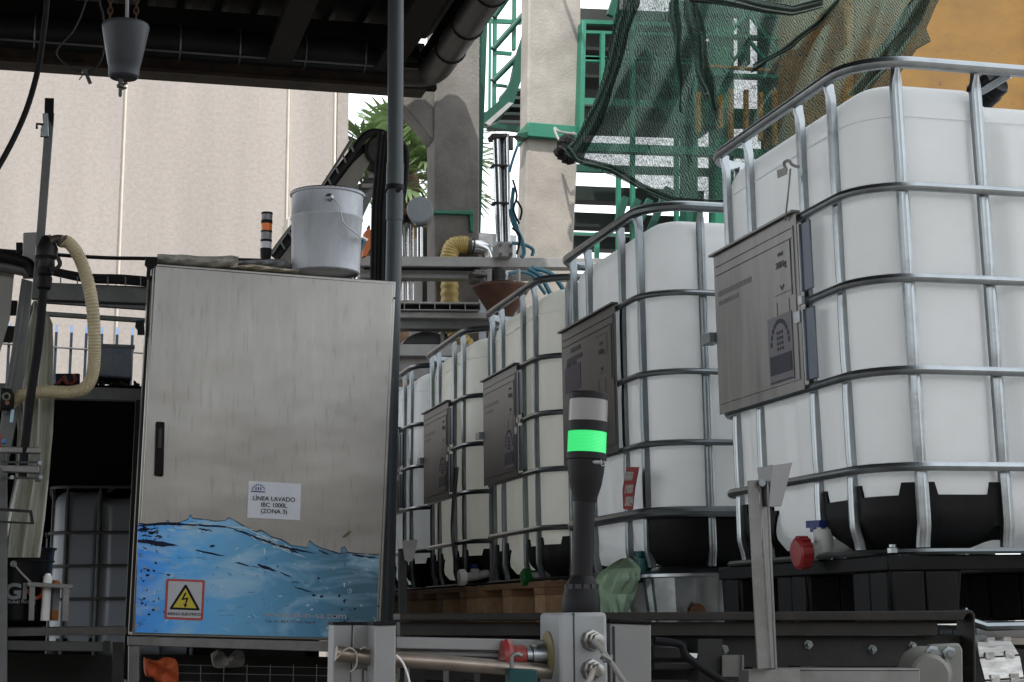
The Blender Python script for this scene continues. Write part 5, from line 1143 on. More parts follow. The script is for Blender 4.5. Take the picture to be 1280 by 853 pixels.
# grey downpipe
YD = 2.95
t = T('downpipe', 'dark grey plastic downpipe standing right behind the steel cabinet', 'pipe', loc=W(482, 1200, YD))
mb = MB(); r = 10.2/ppm(YD); mb.tube([W(495.5, -235, YD), W(495, -60, YD), W(494, 230, YD)], r, 24); mb.tube([W(494, 232, YD), W(484, 700, YD), W(474, 1230, YD)], r*.97, 24); pi = t.part('pipe', mb, PIPEG, smooth=50)
mb = MB(); mb.tube([W(494, 205, YD), W(493.5, 232, YD)], r*1.08, 24); mb.tube([W(493.5, 242, YD), W(493, 276, YD)], r*1.06, 24); t.part('coupling', mb, PIPEG, parent=pi)
mb = MB(); mb.tube([W(493.5, 232, YD), W(493.4, 238, YD)], r*1.16, 24); mb.lathe(W(498, 238, YD-r), (0, -1, 0), [(.009, -.004), (.009, .008)], 8); t.part('clamp', mb, BLACKP, parent=pi); t.done()
mb = MB()
for k, (u, r) in enumerate(((468, .012), (473, .010), (478, .013), (482, .009))):
    mb.tube([W(u+8, 165+k*4, YD+.12), W(u, 260, YD+.12), W(u-3, 420, YD+.12), W(u-8, 900, YD+.12)], r, 8)
mb.tube(crpx([(500, 175, YD+.1), (508, 190, YD+.1), (507, 225, YD+.1), (502, 260, YD+.1), (497, 300, YD+.1)]), .010, 8)
mb.tube(crpx([(488, 168, YD+.1), (498, 172, YD+.1), (503, 195, YD+.1), (503, 235, YD+.1), (499, 275, YD+.1)]), .008, 8)
one('cable_bundle', 'bundle of black cables running down behind the grey downpipe', 'cable', mb, RUBBER)

# ---------------------------------------------------------------- concrete pillars
def band(t, px, Y, d, m=GREEN, nm='green_band'):
    mb = MB(); mb.slab(px, Y, d); t.part(nm, mb, m, bevel=.004)
YL1 = 6.35
t = T('concrete_pillar', 'weathered concrete pillar with angled corbel holding the roof corner, green column beside it', 'pillar', loc=W(565, 1000, YL1))
mb = MB(); a = W(543, 60, YL1); b = W(600, 60, YL1); c = W(543, 330, YL1); d = W(594, 330, YL1)
mb.hexa([Vector((c.x, YL1, -1)), Vector((d.x, YL1, -1)), Vector((b.x, YL1, 3.6)), Vector((a.x, YL1, 3.6))], [Vector((c.x, YL1+.22, -1)), Vector((d.x, YL1+.22, -1)), Vector((b.x, YL1+.22, 3.6)), Vector((a.x, YL1+.22, 3.6))]); t.part('shaft', mb, CONCD, bevel=.012)
mb = MB(); mb.slab([(504, 108), (543.5, 108), (543, 176), (537, 172), (531, 163), (508, 136), (504, 132)], YL1+.02, .18); t.part('corbel', mb, CONCD, bevel=.008)
band(t, [(541, 262.5), (592, 263.5), (592, 268.5), (541, 267)], YL1-.03, .28)
band(t, [(586, 262), (593, 262), (592, 290), (588, 290)], YL1-.02, .1)
t.done()
YG1 = 6.75
t = T('green_column', 'dark green steel column with a cable strip, between the two concrete pillars', 'column', loc=W(600, 1000, YG1))
mb = MB(); p = W(601, 150, YG1); mb.slab([(594.5, 30), (610, 18), (605, 160), (601, 294), (588, 292)], YG1, .08); t.part('column', mb, GREEND, bevel=.005)
mb = MB(); mb.slab([(597, 35), (600, 34), (594, 262), (591, 262)], YG1-.03, .02); mb.slab([(593, 292), (604, 292), (601, 1100), (590, 1100)], YG1+.01, .15); t.part('cable_strip', mb, GREEN)
mb = MB()
for k in range(16): v = 42+k*14; mb.slab([(596.5-k*.3, v), (600.5-k*.3, v), (600.5-k*.3, v+.8), (596.5-k*.3, v+.8)], YG1-.033, .003)
mb.slab([(594, 111), (598, 111), (597.5, 123), (593.5, 123)], YG1-.035, .006); t.part('strip_tie', mb, STEELL); t.done()
YR1 = 7.0
t = T('concrete_pillar', 'tall pale concrete pillar with a green steel clamp band where the netting is tied', 'pillar', loc=W(690, 1000, YR1))
mb = MB(); A = [(662, -80), (728, -80), (723.5, 160), (716.5, 322), (716, 700), (648, 700), (655, 322), (659, 165)]
mb.slab([q for q in A[:5]]+[(654, 700)]+A[6:], YR1, .19); t.part('shaft', mb, CONC, bevel=.012)
band(t, [(660, 152.5), (724, 158), (724, 175.5), (659.5, 170)], YR1-.05, .27)
band(t, [(728, 26), (733, 26), (730, 176), (723.5, 173)], YR1-.10, .12, nm='green_angle')
band(t, [(728, 148), (741, 150), (728, 176), (722, 172)], YR1-.08, .1, nm='green_angle')
mb = MB(); mb.slab([(647, 167), (660, 165), (660, 172), (652, 172)], YR1-.04, .1); t.part('clamp', mb, GREEND)
mb = MB(); mb.lathe(W(716, 168, YR1-.06), (0, -1, 0), [(.012, 0), (.012, .02)], 8); t.part('bolt', mb, STEELL); t.done()
# support pillar below right (keeps the pillars down to ground)
# ---------------------------------------------------------------- green stair left of the pale pillar
YS1 = 8.6
t = T('green_stair', 'green steel stair flight with handrails seen between the two concrete pillars', 'staircase', loc=W(640, 1000, YS1))
mb = MB(); mb.slab([(605, 142), (622, 128), (634, 112), (640, 98), (646, 70), (655, 42), (660, 20), (668, 22), (664, 60), (650, 105), (642, 130), (622, 152), (606, 158)], YS1, .08); t.part('stringer', mb, GREEND)
mb = MB(); mb.slab([(606, 154), (612, 157), (642, 129), (636, 128)], YS1-.02, .02); t.part('stringer_flange', mb, STEELL)
mb = MB(); mb.slab([(606, 152), (665, 160), (665, 166), (606, 158)], YS1+.5, .06); mb.slab([(606, 140), (664, 140), (664, 160), (612, 158)], YS1+.9, .06); t.part('landing_beam', mb, GREEND)
for u, va, vb in ((612.5, 22, 140), (617.5, 22, 132), (642, -20, 62)):
    mb = MB(); mb.slab([(u, va), (u+(2 if u < 615 else 4), va), (u+(1 if u < 615 else 3), vb), (u-1, vb)], YS1+.1, .04); t.part('rail_post', mb, GREEN)
for pts in ([(617, 22), (650, -25)], [(616, 62), (660, 12)], [(616, 102), (658, 60)]):
    mb = MB(); mb.tube([W(pts[0][0], pts[0][1], YS1+.09), W(pts[1][0], pts[1][1], YS1+.09)], .022, 10); t.part('hand_rail', mb, GREENM if False else GREEND)
for v0, v1, ua, ub in ((23, 28, 611, 652), (63, 67, 618, 640), (104, 107, 616, 634)):
    mb = MB(); mb.slab([(ua, v0), (ub, v0+2), (ub, v1+2), (ua, v1)], YS1+.35, .03); t.part('far_rail', mb, GREEN)
for k in range(5):
    mb = MB(); v = 110+k*10; mb.slab([(634-k*4, v), (664, v+1), (664, v+4.5), (633-k*4, v+3.5)], YS1+.6, .25); t.part('tread', mb, mat('grating_tread', (.10, .13, .12), .6, .4, .6, 60, 0, 40, (12, 1, 1)))
t.done()
# stair tower behind, right of the pale pillar
YS2 = 9.4
TRD = mat('grating_underside', (.085, .09, .085), .6, .4, .7, 26, 0, 40, (10, 1, 1))
t = T('stair_tower', 'green steel stair tower with grey treads right of the pale pillar, partly behind the netting', 'staircase', loc=W(800, 1000, YS2))
for k, (v0, v1) in enumerate(((11, 27), (46, 62), (79, 96), (112, 122), (136, 148), (233, 250), (266, 283), (293, 310))):
    mb = MB(); hi_ = 900 if k < 5 else 880; s = .035
    mb.slab([(716, v0-1), (hi_, v0+(hi_-716)*s), (hi_, v1+(hi_-716)*s), (716, v1)], YS2+.1*k, .5 if k < 5 else .16); t.part('tread', mb, TRD if k < 5 else mat('dark_beam_green', (.035, .05, .045), .6, .2))
for v0, v1 in ((24, 29), (37.5, 41), (69, 76), (70.5, 74), (122, 130), (290, 293), (205, 214)):
    mb = MB(); mb.slab([(716, v0), (905, v0+6), (905, v1+6), (716, v1)], YS2-.1 if v0 != 205 else YS2, .05); t.part('rail', mb, GREEN if v0 != 205 else GREEND)
for u, va, vb in ((752, 40, 130), (771, -160, 40), (772, 214, 900), (745, 290, 900), (790, -200, 900), (845, -200, 900), (868, 40, 900)):
    mb = MB(); mb.slab([(u, va), (u+4.5, va), (u+3.5, vb), (u-1, vb)], YS2-.16, .05); t.part('post', mb, GREEN)
for a, b in (((772, 278), (782, 247)), ((786, 278), (797, 250)), ((800, 276), (812, 250)), ((812, 290), (835, 235)), ((762, 20), (775, -20)), ((880, 160), (790, 40)), ((800, 100), (860, 180))):
    mb = MB(); mb.beam(W(a[0], a[1], YS2-.25), W(b[0], b[1], YS2-.25), .05, .05, up=(0, 1, 0)); t.part('brace', mb, GREEND)
t.done()
YS3 = 8.8
t = T('steel_gantry', 'green steel gantry with braces and yellow posts seen through the netting', 'gantry', loc=W(950, 1000, YS3))
for u0, u1, va, vb in ((894, 917, -220, 900), (930, 937, 10, 80), (982, 1008, -220, 900), (1045, 1052, -20, 900), (858, 866, 150, 900), (955, 961, -60, 130)):
    mb = MB(); mb.slab([(u0, va), (u1, va), (u1+1, vb), (u0+1, vb)], YS3, .15); t.part('column', mb, GREEN if u1-u0 > 15 else GREEND)
for a, b, w in (((868, 42), (985, 48), 3.2), ((842, 145), (1060, 150), 22), ((985, 56), (1048, 61), 4), ((985, 105), (1060, 108), 5), ((840, 8), (1100, 18), 16), ((700, 182), (1080, 196), 10), ((868, 92), (985, 96), 4)):
    mb = MB(); mb.slab([(a[0], a[1]-w/2), (b[0], b[1]-w/2), (b[0], b[1]+w/2), (a[0], a[1]+w/2)], YS3-.04-.01*w/20, .08); t.part('beam', mb, GREEND if w > 10 else GREEN)
for a, b in (((937, 18), (957, 45)), ((910, 45), (932, 18)), ((937, 52), (957, 75)), ((930, 60), (905, 90)), ((1045, 62), (1010, 100)), ((960, 50), (985, 78))):
    mb = MB(); mb.beam(W(a[0], a[1], YS3-.08), W(b[0], b[1], YS3-.08), .025, .03, up=(0, 1, 0)); t.part('brace', mb, GREEN)
YEL = mat('faded_yellow_paint', (.52, .27, .02), .6, 0, .3, 9, dirt=(.2, .1, .02), dirt_amt=.5)
for u, va, vb in ((872, 115, 165), (900, 118, 160), (913, 110, 175), (932, 112, 170), (950, 115, 175), (968, 112, 180)):
    mb = MB(); mb.slab([(u, va), (u+4, va), (u+4, vb), (u, vb)], YS3-.25, .05); t.part('yellow_post', mb, YEL)
mb = MB(); mb.slab([(880, 80), (965, 86), (965, 89), (880, 83)], YS3-.26, .04); t.part('yellow_rail', mb, YEL)
t.done()
# yellow tank wall
def rusty():
    m = bpy.data.materials.new('stained_yellow_sheet'); m.use_nodes = True; nt = m.node_tree; N = nt.nodes; L = nt.links; b = N['Principled BSDF']
    tc = N.new('ShaderNodeTexCoord')
    def nz(sc, st, lo, hi):
        mp = N.new('ShaderNodeMapping'); mp.inputs['Scale'].default_value = st; L.new(tc.outputs['Object'], mp.inputs[0]); n = N.new('ShaderNodeTexNoise'); n.inputs['Scale'].default_value = sc; n.inputs['Detail'].default_value = 8; n.inputs['Roughness'].default_value = .7; L.new(mp.outputs[0], n.inputs[0])
        r = N.new('ShaderNodeValToRGB'); r.color_ramp.elements[0].position = lo; r.color_ramp.elements[1].position = hi; L.new(n.outputs[0], r.inputs[0]); return r.outputs[0]
    def mix(f, a, c):
        x = N.new('ShaderNodeMixRGB'); L.new(f, x.inputs[0]); (L.new(a, x.inputs[1]) if not isinstance(a, tuple) else x.inputs[1].__setattr__('default_value', a)); x.inputs[2].default_value = c; return x.outputs[0]
    c = mix(nz(2, (1, 1, 2), .35, .65), (.19, .10, .016, 1), (.135, .068, .013, 1))
    c = mix(nz(7, (.5, 1, 5), .56, .72), c, (.12, .07, .025, 1))
    c = mix(nz(14, (1, 1, 1.3), .60, .68), c, (.06, .035, .015, 1))
    L.new(c, b.inputs['Base Color']); b.inputs['Roughness'].default_value = .7; return m
YY = 7.6
t = T('yellow_hopper_wall', 'weathered yellow steel bin with rust stains, top right behind the netting', 'bin', loc=W(1200, 1000, YY))
mb = MB(); mb.slab([(1055, -300), (1500, -300), (1500, 520), (1052, 560)], YY, 1.5); t.part('side_sheet', mb, rusty())
mb = MB()
for u in (1058, 1290, 1400): mb.slab([(u, -300), (u+9, -300), (u+9, 540), (u, 540)], YY-.05, .048)
t.part('stiffener', mb, YEL); t.done()

# ---------------------------------------------------------------- netting
def netmat(name, tr, col=(.018, .062, .045)):
    m = bpy.data.materials.new(name); m.use_nodes = True; nt = m.node_tree; N = nt.nodes; L = nt.links
    N.remove(N['Principled BSDF']); out = N['Material Output']
    uv = N.new('ShaderNodeUVMap'); uv.uv_map = 'weave'
    def nz(sc, st, det=3, rough=.6):
        mp = N.new('ShaderNodeMapping'); mp.inputs['Scale'].default_value = st; L.new(uv.outputs[0], mp.inputs[0]); n = N.new('ShaderNodeTexNoise'); n.inputs['Scale'].default_value = sc; n.inputs['Detail'].default_value = det; n.inputs['Roughness'].default_value = rough; L.new(mp.outputs[0], n.inputs[0]); return n.outputs[0]
    a = nz(55, (1, .35, 1)); a2 = nz(75, (.22, 1, 1)); b = nz(5, (1, 1, 1), 4); c = nz(150, (1, .8, 1), 2)
    s = N.new('ShaderNodeMath'); s.operation = 'MULTIPLY_ADD'; s.inputs[1].default_value = .9; L.new(a, s.inputs[0])
    s2 = N.new('ShaderNodeMath'); s2.operation = 'MULTIPLY_ADD'; s2.inputs[1].default_value = .45; L.new(b, s2.inputs[0]); L.new(a2, s2.inputs[2]); L.new(s2.outputs[0], s.inputs[2])
    s3 = N.new('ShaderNodeMath'); s3.operation = 'MULTIPLY_ADD'; s3.inputs[1].default_value = .7; L.new(c, s3.inputs[0])
    wv = N.new('ShaderNodeTexWave'); wv.wave_type = 'BANDS'; wv.bands_direction = 'DIAGONAL'; wv.inputs['Scale'].default_value = 19; wv.inputs['Distortion'].default_value = 9; wv.inputs['Detail'].default_value = 3; wv.inputs['Detail Scale'].default_value = .6; mpw = N.new('ShaderNodeMapping'); mpw.inputs['Scale'].default_value = (1, -.7, 1); L.new(uv.outputs[0], mpw.inputs[0]); L.new(mpw.outputs[0], wv.inputs[0])
    s4 = N.new('ShaderNodeMath'); s4.operation = 'MULTIPLY_ADD'; s4.inputs[1].default_value = .14; L.new(wv.outputs['Fac'], s4.inputs[0]); L.new(s.outputs[0], s4.inputs[2]); sb = N.new('ShaderNodeMath'); sb.operation = 'SUBTRACT'; sb.inputs[1].default_value = .07; L.new(s4.outputs[0], sb.inputs[0]); L.new(sb.outputs[0], s3.inputs[2])
    mr = N.new('ShaderNodeMapRange'); mr.inputs['From Min'].default_value = 1.25; mr.inputs['From Max'].default_value = 1.8; mr.inputs['To Min'].default_value = tr*.1; mr.inputs['To Max'].default_value = tr*2.1; L.new(s3.outputs[0], mr.inputs[0])
    r = N.new('ShaderNodeValToRGB'); r.color_ramp.elements[0].color = (*(Vector(col)*.55), 1); r.color_ramp.elements[1].color = (*(Vector(col)*2.4+Vector((.035, .04, .038))), 1); r.color_ramp.elements[0].position = .38; r.color_ramp.elements[1].position = .68  # bright ramp end paints the thread sheen into the net colour
    av = N.new('ShaderNodeMath'); av.operation = 'MULTIPLY_ADD'; av.inputs[1].default_value = .32; L.new(wv.outputs['Fac'], av.inputs[0]); hf = N.new('ShaderNodeMath'); hf.operation = 'MULTIPLY'; hf.inputs[1].default_value = .72; L.new(c, hf.inputs[0]); L.new(hf.outputs[0], av.inputs[2]); L.new(av.outputs[0], r.inputs[0])
    d = N.new('ShaderNodeBsdfDiffuse'); L.new(r.outputs[0], d.inputs[0]); tl = N.new('ShaderNodeBsdfTranslucent'); L.new(r.outputs[0], tl.inputs[0])
    m1 = N.new('ShaderNodeMixShader'); m1.inputs[0].default_value = .3; L.new(d.outputs[0], m1.inputs[1]); L.new(tl.outputs[0], m1.inputs[2])
    tp = N.new('ShaderNodeBsdfTransparent'); m2 = N.new('ShaderNodeMixShader'); L.new(mr.outputs[0], m2.inputs[0]); L.new(m1.outputs[0], m2.inputs[1]); L.new(tp.outputs[0], m2.inputs[2]); L.new(m2.outputs[0], out.inputs[0]); return m
def pl(L, s):
    for i in range(len(L)-1):
        if s <= L[i+1][0] or i == len(L)-2:
            k = (s-L[i][0])/(L[i+1][0]-L[i][0]); k = max(0, min(1, k)); return tuple(L[i][j]*(1-k)+L[i+1][j]*k for j in range(1, len(L[i])))
top = [(0, 788, -45, 5.6), (.15, 850, -45, 5.3), (.35, 925, -45, 5.0), (.6, 1020, -45, 4.8), (.8, 1110, -45, 4.7), (1, 1195, -45, 4.6)]
bot = [(0, 704, 186, 6.75), (.08, 722, 204, 6.4), (.18, 770, 222, 5.9), (.3, 830, 252, 5.3), (.42, 890, 256, 4.9), (.52, 935, 250, 4.7), (.66, 1000, 225, 4.6), (.8, 1060, 185, 4.6), (.9, 1085, 150, 4.6), (1, 1105, 118, 4.6)]
lft = [(0, 788, -45), (.2, 781, -10), (.36, 772, 40), (.55, 752, 100), (.72, 735, 148), (.87, 718, 176), (1, 704, 186)]
rgt = [(0, 1195, -45), (.3, 1170, 8), (.5, 1158, 36), (.56, 1164, 52), (.66, 1146, 62), (.8, 1128, 88), (1, 1105, 118)]
def netpt(s, tt):
    a = pl(top, s); b = pl(bot, s); u = a[0]*(1-tt)+b[0]*tt; v = a[1]*(1-tt)+b[1]*tt; Y = a[2]*(1-tt)+b[2]*tt
    l0 = (top[0][1]*(1-tt)+bot[0][1]*tt, top[0][2]*(1-tt)+bot[0][2]*tt); l1 = pl(lft, tt); w = (1-s)**3
    u += (l1[0]-l0[0])*w; v += (l1[1]-l0[1])*w
    r0 = (top[-1][1]*(1-tt)+bot[-1][1]*tt, top[-1][2]*(1-tt)+bot[-1][2]*tt); r1 = pl(rgt, tt); w = s**6
    u += (r1[0]-r0[0])*w; v += (r1[1]-r0[1])*w
    # gathered folds radiate from the knot
    ang = s*26+tt*2.2*(1-s); am = (.05+.07*math.sin(s*3.1))*(.4+.6*math.sin(math.pi*min(1, tt*1.05)))
    Y += am*math.sin(ang)+.5*am*math.sin(ang*2.3+1.7+tt*3)-.25*math.sin(math.pi*tt)*(.5+s*.5)
    return W(u, v, Y)
def netsurf(fn, n, m, off=0.):
    mb = MB(); vs = [fn(i/n, j/m)+Vector((0, off, 0)) for j in range(m+1) for i in range(n+1)]
    mb.add(vs, [(j*(n+1)+i, j*(n+1)+i+1, (j+1)*(n+1)+i+1, (j+1)*(n+1)+i) for j in range(m) for i in range(n)]); return mb
def addweave(o, su, sv, n, m):
    me = o.data; uvl = me.uv_layers.new(name='weave')
    for l in me.loops:
        vi = l.vertex_index; i = vi % (n+1); j = vi//(n+1); uvl.data[l.index].uv = (i/n*su, j/m*sv)
NET = netmat('shade_net', .165, (.024, .042, .036)); NETD = netmat('shade_net_folded', .06, (.010, .021, .017)); NETF = netmat('shade_net_double', .11, (.016, .030, .025)); NETG = netmat('shade_net_seam', .03, (.03, .04, .036))
t = T('shade_netting', 'large torn green shade netting draped from the pale pillar over to the yellow bin', 'netting', loc=(1.2, 5.2, 1.6))
t.part('net', netsurf(netpt, 150, 70), NET, smooth=180, fix=False)
def strip(pts, Y0, Y1):     # pts rows: (u0,v0,u1,v1); gathered double layer hanging just in front
    def fn(s, tt):
        q = pl([(i/(len(pts)-1),)+tuple(p) for i, p in enumerate(pts)], tt); u = q[0]*(1-s)+q[2]*s; v = q[1]*(1-s)+q[3]*s; Y = Y0+(Y1-Y0)*tt
        return W(u+1.5*math.sin(tt*17+s*2), v, Y+.06*math.sin(s*9+tt*4)-.05)
    return netsurf(fn, 16, 40)
ss = [('dark_fold', [(772, -40, 800, -40), (771, 5, 802, 5), (765, 50, 785, 40), (752, 95, 775, 85), (741, 132, 764, 125), (727, 160, 752, 152), (712, 182, 738, 182), (706, 192, 728, 204)], 5.2, 6.5, NETD),
 ('dark_fold', [(836, -40, 848, -40), (838, 20, 850, 18), (842, 60, 852, 60), (847, 100, 853, 100), (850, 140, 853, 142)], 4.9, 5.0, NETF),
 ('dark_fold', [(850, -40, 868, -40), (855, 15, 875, 12), (862, 50, 882, 45), (870, 90, 888, 85), (882, 120, 895, 112), (893, 142, 898, 136)], 4.8, 4.8, NETF),
 ('dark_fold', [(1150, -40, 1190, -40), (1140, 0, 1164, 0), (1118, 30, 1146, 38), (1098, 62, 1130, 64), (1078, 90, 1104, 92), (1060, 120, 1085, 116)], 4.4, 4.4, NETF),
 ('seam', [(938, 92, 940, 80), (960, 78, 962, 70), (990, 60, 992, 50), (1020, 36, 1022, 24), (1050, 4, 1054, -8)], 4.55, 4.5, NETD),
 ('seam', [(860, 3, 860, -14), (900, 6, 900, -12), (950, 16, 950, 0), (990, 20, 990, 6), (1030, 10, 1030, -6)], 4.6, 4.5, NETG),
 ('hem', [(703, 186, 712, 180), (720, 204, 726, 196), (760, 214, 764, 206), (800, 238, 806, 230), (840, 253, 842, 246), (895, 257, 895, 250), (940, 252, 938, 244)], 6.3, 4.6, NETD)]
for nm, pts, ya, yb, m_ in ss: t.part(nm, strip(pts, ya, yb), m_, smooth=180, fix=False)
mb = MB(); rnd = random.Random(2)
for k in range(9):
    a = rnd.uniform(0, 6.28); mb.tube(crpx([(706+rnd.uniform(-3, 5), 178+rnd.uniform(-4, 8), 6.75+rnd.uniform(-.06, .02)) for _ in range(4)]+[(704+rnd.uniform(-6, 10), 192+rnd.uniform(-6, 14), 6.75)], 5), [.035+.01*math.sin(i*1.7+k) for i in range(21)], 7)
t.part('tied_knot', mb, RUBBER)
mb = MB(); mb.tube(crpx([(672, -75, 7.1), (735, -58, 6.3)]+[(q[1], q[2]-1, q[3]) for q in top]+[(1240, -70, 6.0), (1330, -90, 7.55)]), .012, 7); t.part('edge_rope', mb, RUBBER)
mb = MB(); mb.tube(crpx([(703, 180, 6.7), (697, 172, 6.75), (693, 160, 6.85), (700, 165, 6.8), (720, 168, 6.85)]), .008, 6); t.part('tie_rope', mb, STEELL)
t.done()
for o in bpy.data.objects:
    if o.type == 'MESH' and o.parent == t.root:
        if o.name.startswith('net'): addweave(o, 4.2, 3.0, 150, 70)
        elif o.name.split('.')[0] in ('dark_fold', 'seam', 'hem'): addweave(o, .3, 1.8, 16, 40)

# ---------------------------------------------------------------- elevated machine frame in the middle
YM = 5.95
t = T('machine_gantry', 'light grey steel gantry of horizontal beams behind the farthest containers', 'machine frame', loc=W(600, 1100, YM))
for px, dy, d, m_ in (
    ([(450, 320), (760, 323), (760, 335), (450, 332.5)], 0, .10, STEELL), ([(450, 337), (598, 339), (598, 348.5), (450, 347)], .12, .10, STEELL),
    ([(455, 389.5), (640, 391), (640, 398), (455, 397)], 0, .12, STEELL), ([(455, 398.5), (640, 400), (640, 411.5), (455, 411)], .06, .1, MG),
    ([(455, 430), (620, 431), (620, 445), (455, 445)], 0, .15, STEELL), ([(455, 447), (560, 447), (560, 475), (455, 475)], .08, .15, STEEL),
    ([(640, 340), (716, 342), (716, 349), (640, 347)], .14, .1, STEELL)):
    mb = MB(); mb.slab(px, YM+dy, d); t.part('beam', mb, m_, bevel=.003)
for u in (458, 612, 735):
    mb = MB(); mb.slab([(u, 337), (u+9, 337), (u+9, 1100), (u, 1100)], YM+.3, .08); t.part('leg', mb, STEEL)
mb = MB(); mb.slab([(455, 377), (600, 378), (600, 380), (455, 379)], YM-.04, .1); mb.slab([(455, 386.3), (600, 387.3), (600, 388.3), (455, 387.5)], YM-.04, .1)
for k in range(8): mb.slab([(505+k*19, 378), (506+k*19, 378), (506+k*19, 388), (505+k*19, 388)], YM-.045, .004)
t.part('cable_tray', mb, STEELL)
mb = MB()
for j, (v, r) in enumerate(((383, .012), (385.5, .011), (381.5, .008))): mb.tube([W(455, v-1, YM+.02), W(600, v+.3, YM+.02)], r, 8)
mb.tube([W(455, 335, YM+.05), W(600, 337, YM+.05)], .011, 8); t.part('cable', mb, RUBBER)
mb = MB(); mb.slab([(593, 337), (606, 337), (606, 350), (593, 350)], YM-.08, .15); mb.slab([(607, 339), (622, 339), (622, 346), (607, 346)], YM-.08, .12); mb.tube([W(590, 343, YM-.1), W(632, 345, YM-.1)], .014, 8); mb.tube([W(604, 348, YM-.1), W(606, 358, YM-.1)], .018, 8); t.part('actuator', mb, mat('grimy_steel', (.16, .15, .14), .5, .5, .4, 20), bevel=.003)
t.done()
t = T('press_column', 'pair of tall chrome pneumatic cylinders on a square base plate, left of the pale pillar', 'cylinder', loc=W(630, 322, YM))
YP_ = YM-.02; kk = 1/ppm(YP_)
for u0, u1, r, m_ in ((620.5, 624, 5.2, GALV), (632.5, 633.5, 4.2, GALV), (627, 629, 3.4, MG)):
    mb = MB(); mb.tube([W(u0, 168, YP_+(.03 if r < 4 else 0)), W(u1+1, 303, YP_+(.03 if r < 4 else 0))], r*kk, 18); t.part('cylinder', mb, mat('chrome_tube', (.55, .56, .57), .2, .95, .15, 8) if m_ is GALV else MG)
mb = MB(); mb.slab([(614.5, 167), (634.5, 166.5), (634.5, 171), (616, 173)], YP_-.04, .1); mb.tube([W(634, 171, YP_), W(650, 171, YP_)], .008, 8); mb.tube([W(639, 172, YP_), W(639, 188, YP_)], .012, 8); t.part('top_block', mb, DARKST, bevel=.003)
mb = MB(); mb.slab([(623, 303.5), (641, 304), (641, 321), (623, 320.5)], YP_-.06, .14); bi = t.part('base_plate', mb, STEELL, bevel=.003)
mb = MB()
for u, v in ((625.5, 306.5), (638.5, 307), (625.5, 318), (638.5, 318.5)): mb.lathe(W(u, v, YP_-.06), (0, -1, 0), [(.010, 0), (.010, .008)], 8)
t.part('screw', mb, MG, parent=bi)
mb = MB(); mb.slab([(616, 205), (635, 206), (635, 208), (616, 207)], YP_-.035, .07); mb.slab([(617, 252), (636, 253), (636, 255), (617, 254)], YP_-.035, .07); t.part('clamp_band', mb, DARKST); t.done()
HT = mat('teal_hose', (.01, .10, .15), .4, 0, .2, 10)
mb = MB()
for pts, r in (([(638, 262), (642, 280), (652, 300), (655, 316), (652, 322)], .012), ([(642, 235), (640, 262), (646, 285), (652, 305)], .011), ([(640, 304), (655, 306), (666, 312), (665, 320)], .010), ([(648, 180), (641, 200), (637, 215)], .008), ([(636, 342), (650, 340), (665, 344), (675, 358), (682, 368)], .010), ([(660, 336), (675, 345), (684, 360), (690, 372)], .013), ([(665, 335), (688, 342), (700, 356), (706, 366)], .013)):
    mb.tube(crpx([(u, v, YM-.18) for u, v in pts]), r, 7)
one('air_hoses', 'bunch of teal air hoses hanging beside the chrome cylinders', 'hose', mb, HT)
mb = MB()
for pts in ([(641, 225), (646, 245), (642, 262), (649, 280)], [(645, 250), (652, 262), (650, 275)], [(640, 285), (650, 296), (646, 318)]):
    mb.tube(crpx([(u, v, YM-.22) for u, v in pts]), .006, 6)
one('air_hoses', 'thin black tubing tangled over the teal hoses', 'hose', mb, RUBBER)
# hopper
YH2 = YM-.35; kk = 1/ppm(YH2); c = W(627, 357, YH2); zz = lambda v: (W(627, v, YH2).z-c.z)
mb = MB(); mb.lathe(c, (0, 0, 1), [(12*kk, zz(398)), (14*kk, zz(396)), (35.5*kk, zz(362)), (36.5*kk, zz(361)), (36.5*kk, zz(358)), (34*kk, zz(358)), (12*kk, zz(394)), (.001, zz(394))], 40, caps=False)
t = T('feed_hopper', 'rusty brown cone shaped hopper hanging under the grey gantry', 'hopper', loc=c)
t.part('cone', mb, mat('rust_brown_paint', (.12, .055, .035), .65, .1, .35, 7, .1, 30, dirt=(.22, .10, .06), dirt_amt=.4), smooth=40)
mb = MB(); mb.tube([W(622, 335, YH2), W(622, 354, YH2)], .03, 12); mb.lathe(c, (0, 0, 1), [(17*kk, zz(357)), (17*kk, zz(353)), (5*kk, zz(350)), (5*kk, zz(338))], 24); t.part('spout', mb, DARKST)
for u in (612, 648): 
    mb = MB(); mb.tube([W(u, 337, YH2), W(u, 359, YH2)], .012, 8); t.part('hanger_rod', mb, STEELL)
t.done()
# fan box with duct
YB3 = YM+.75
t = T('fan_housing', 'pale grey blue sheet metal housing behind the gantry', 'housing', loc=W(580, 1000, YB3))
FB = mat('pale_blue_grey_sheet', (.33, .37, .40), .5, .1, .1, 5, .03, 20, dirt=(.18, .18, .17), dirt_amt=.3)
mb = MB(); mb.slab([(536, 287), (618, 292), (646, 294), (646, 1000), (535, 1000)], YB3, .5); t.part('front_panel', mb, FB, bevel=.006)
mb = MB(); mb.slab([(528, 289), (536, 287.5), (535, 1000), (528, 1000)], YB3+.03, .4); t.part('side_panel', mb, MG)
mb = MB(); mb.prism([W(560, 290, YB3), W(616, 293.5, YB3), W(616, 315, YB3-.05), W(590, 312, YB3-.25), W(572, 303, YB3-.25)], (0, .04, 0)); t.part('inlet_hood', mb, mat('pale_hood', (.42, .41, .39), .5, .1), bevel=.004); t.done()
YD2 = YM+.35; kk = 1/ppm(YD2)
DM = mat('yellow_ribbed_duct', (.50, .37, .12), .45, 0, .25, 10, .05, 30)
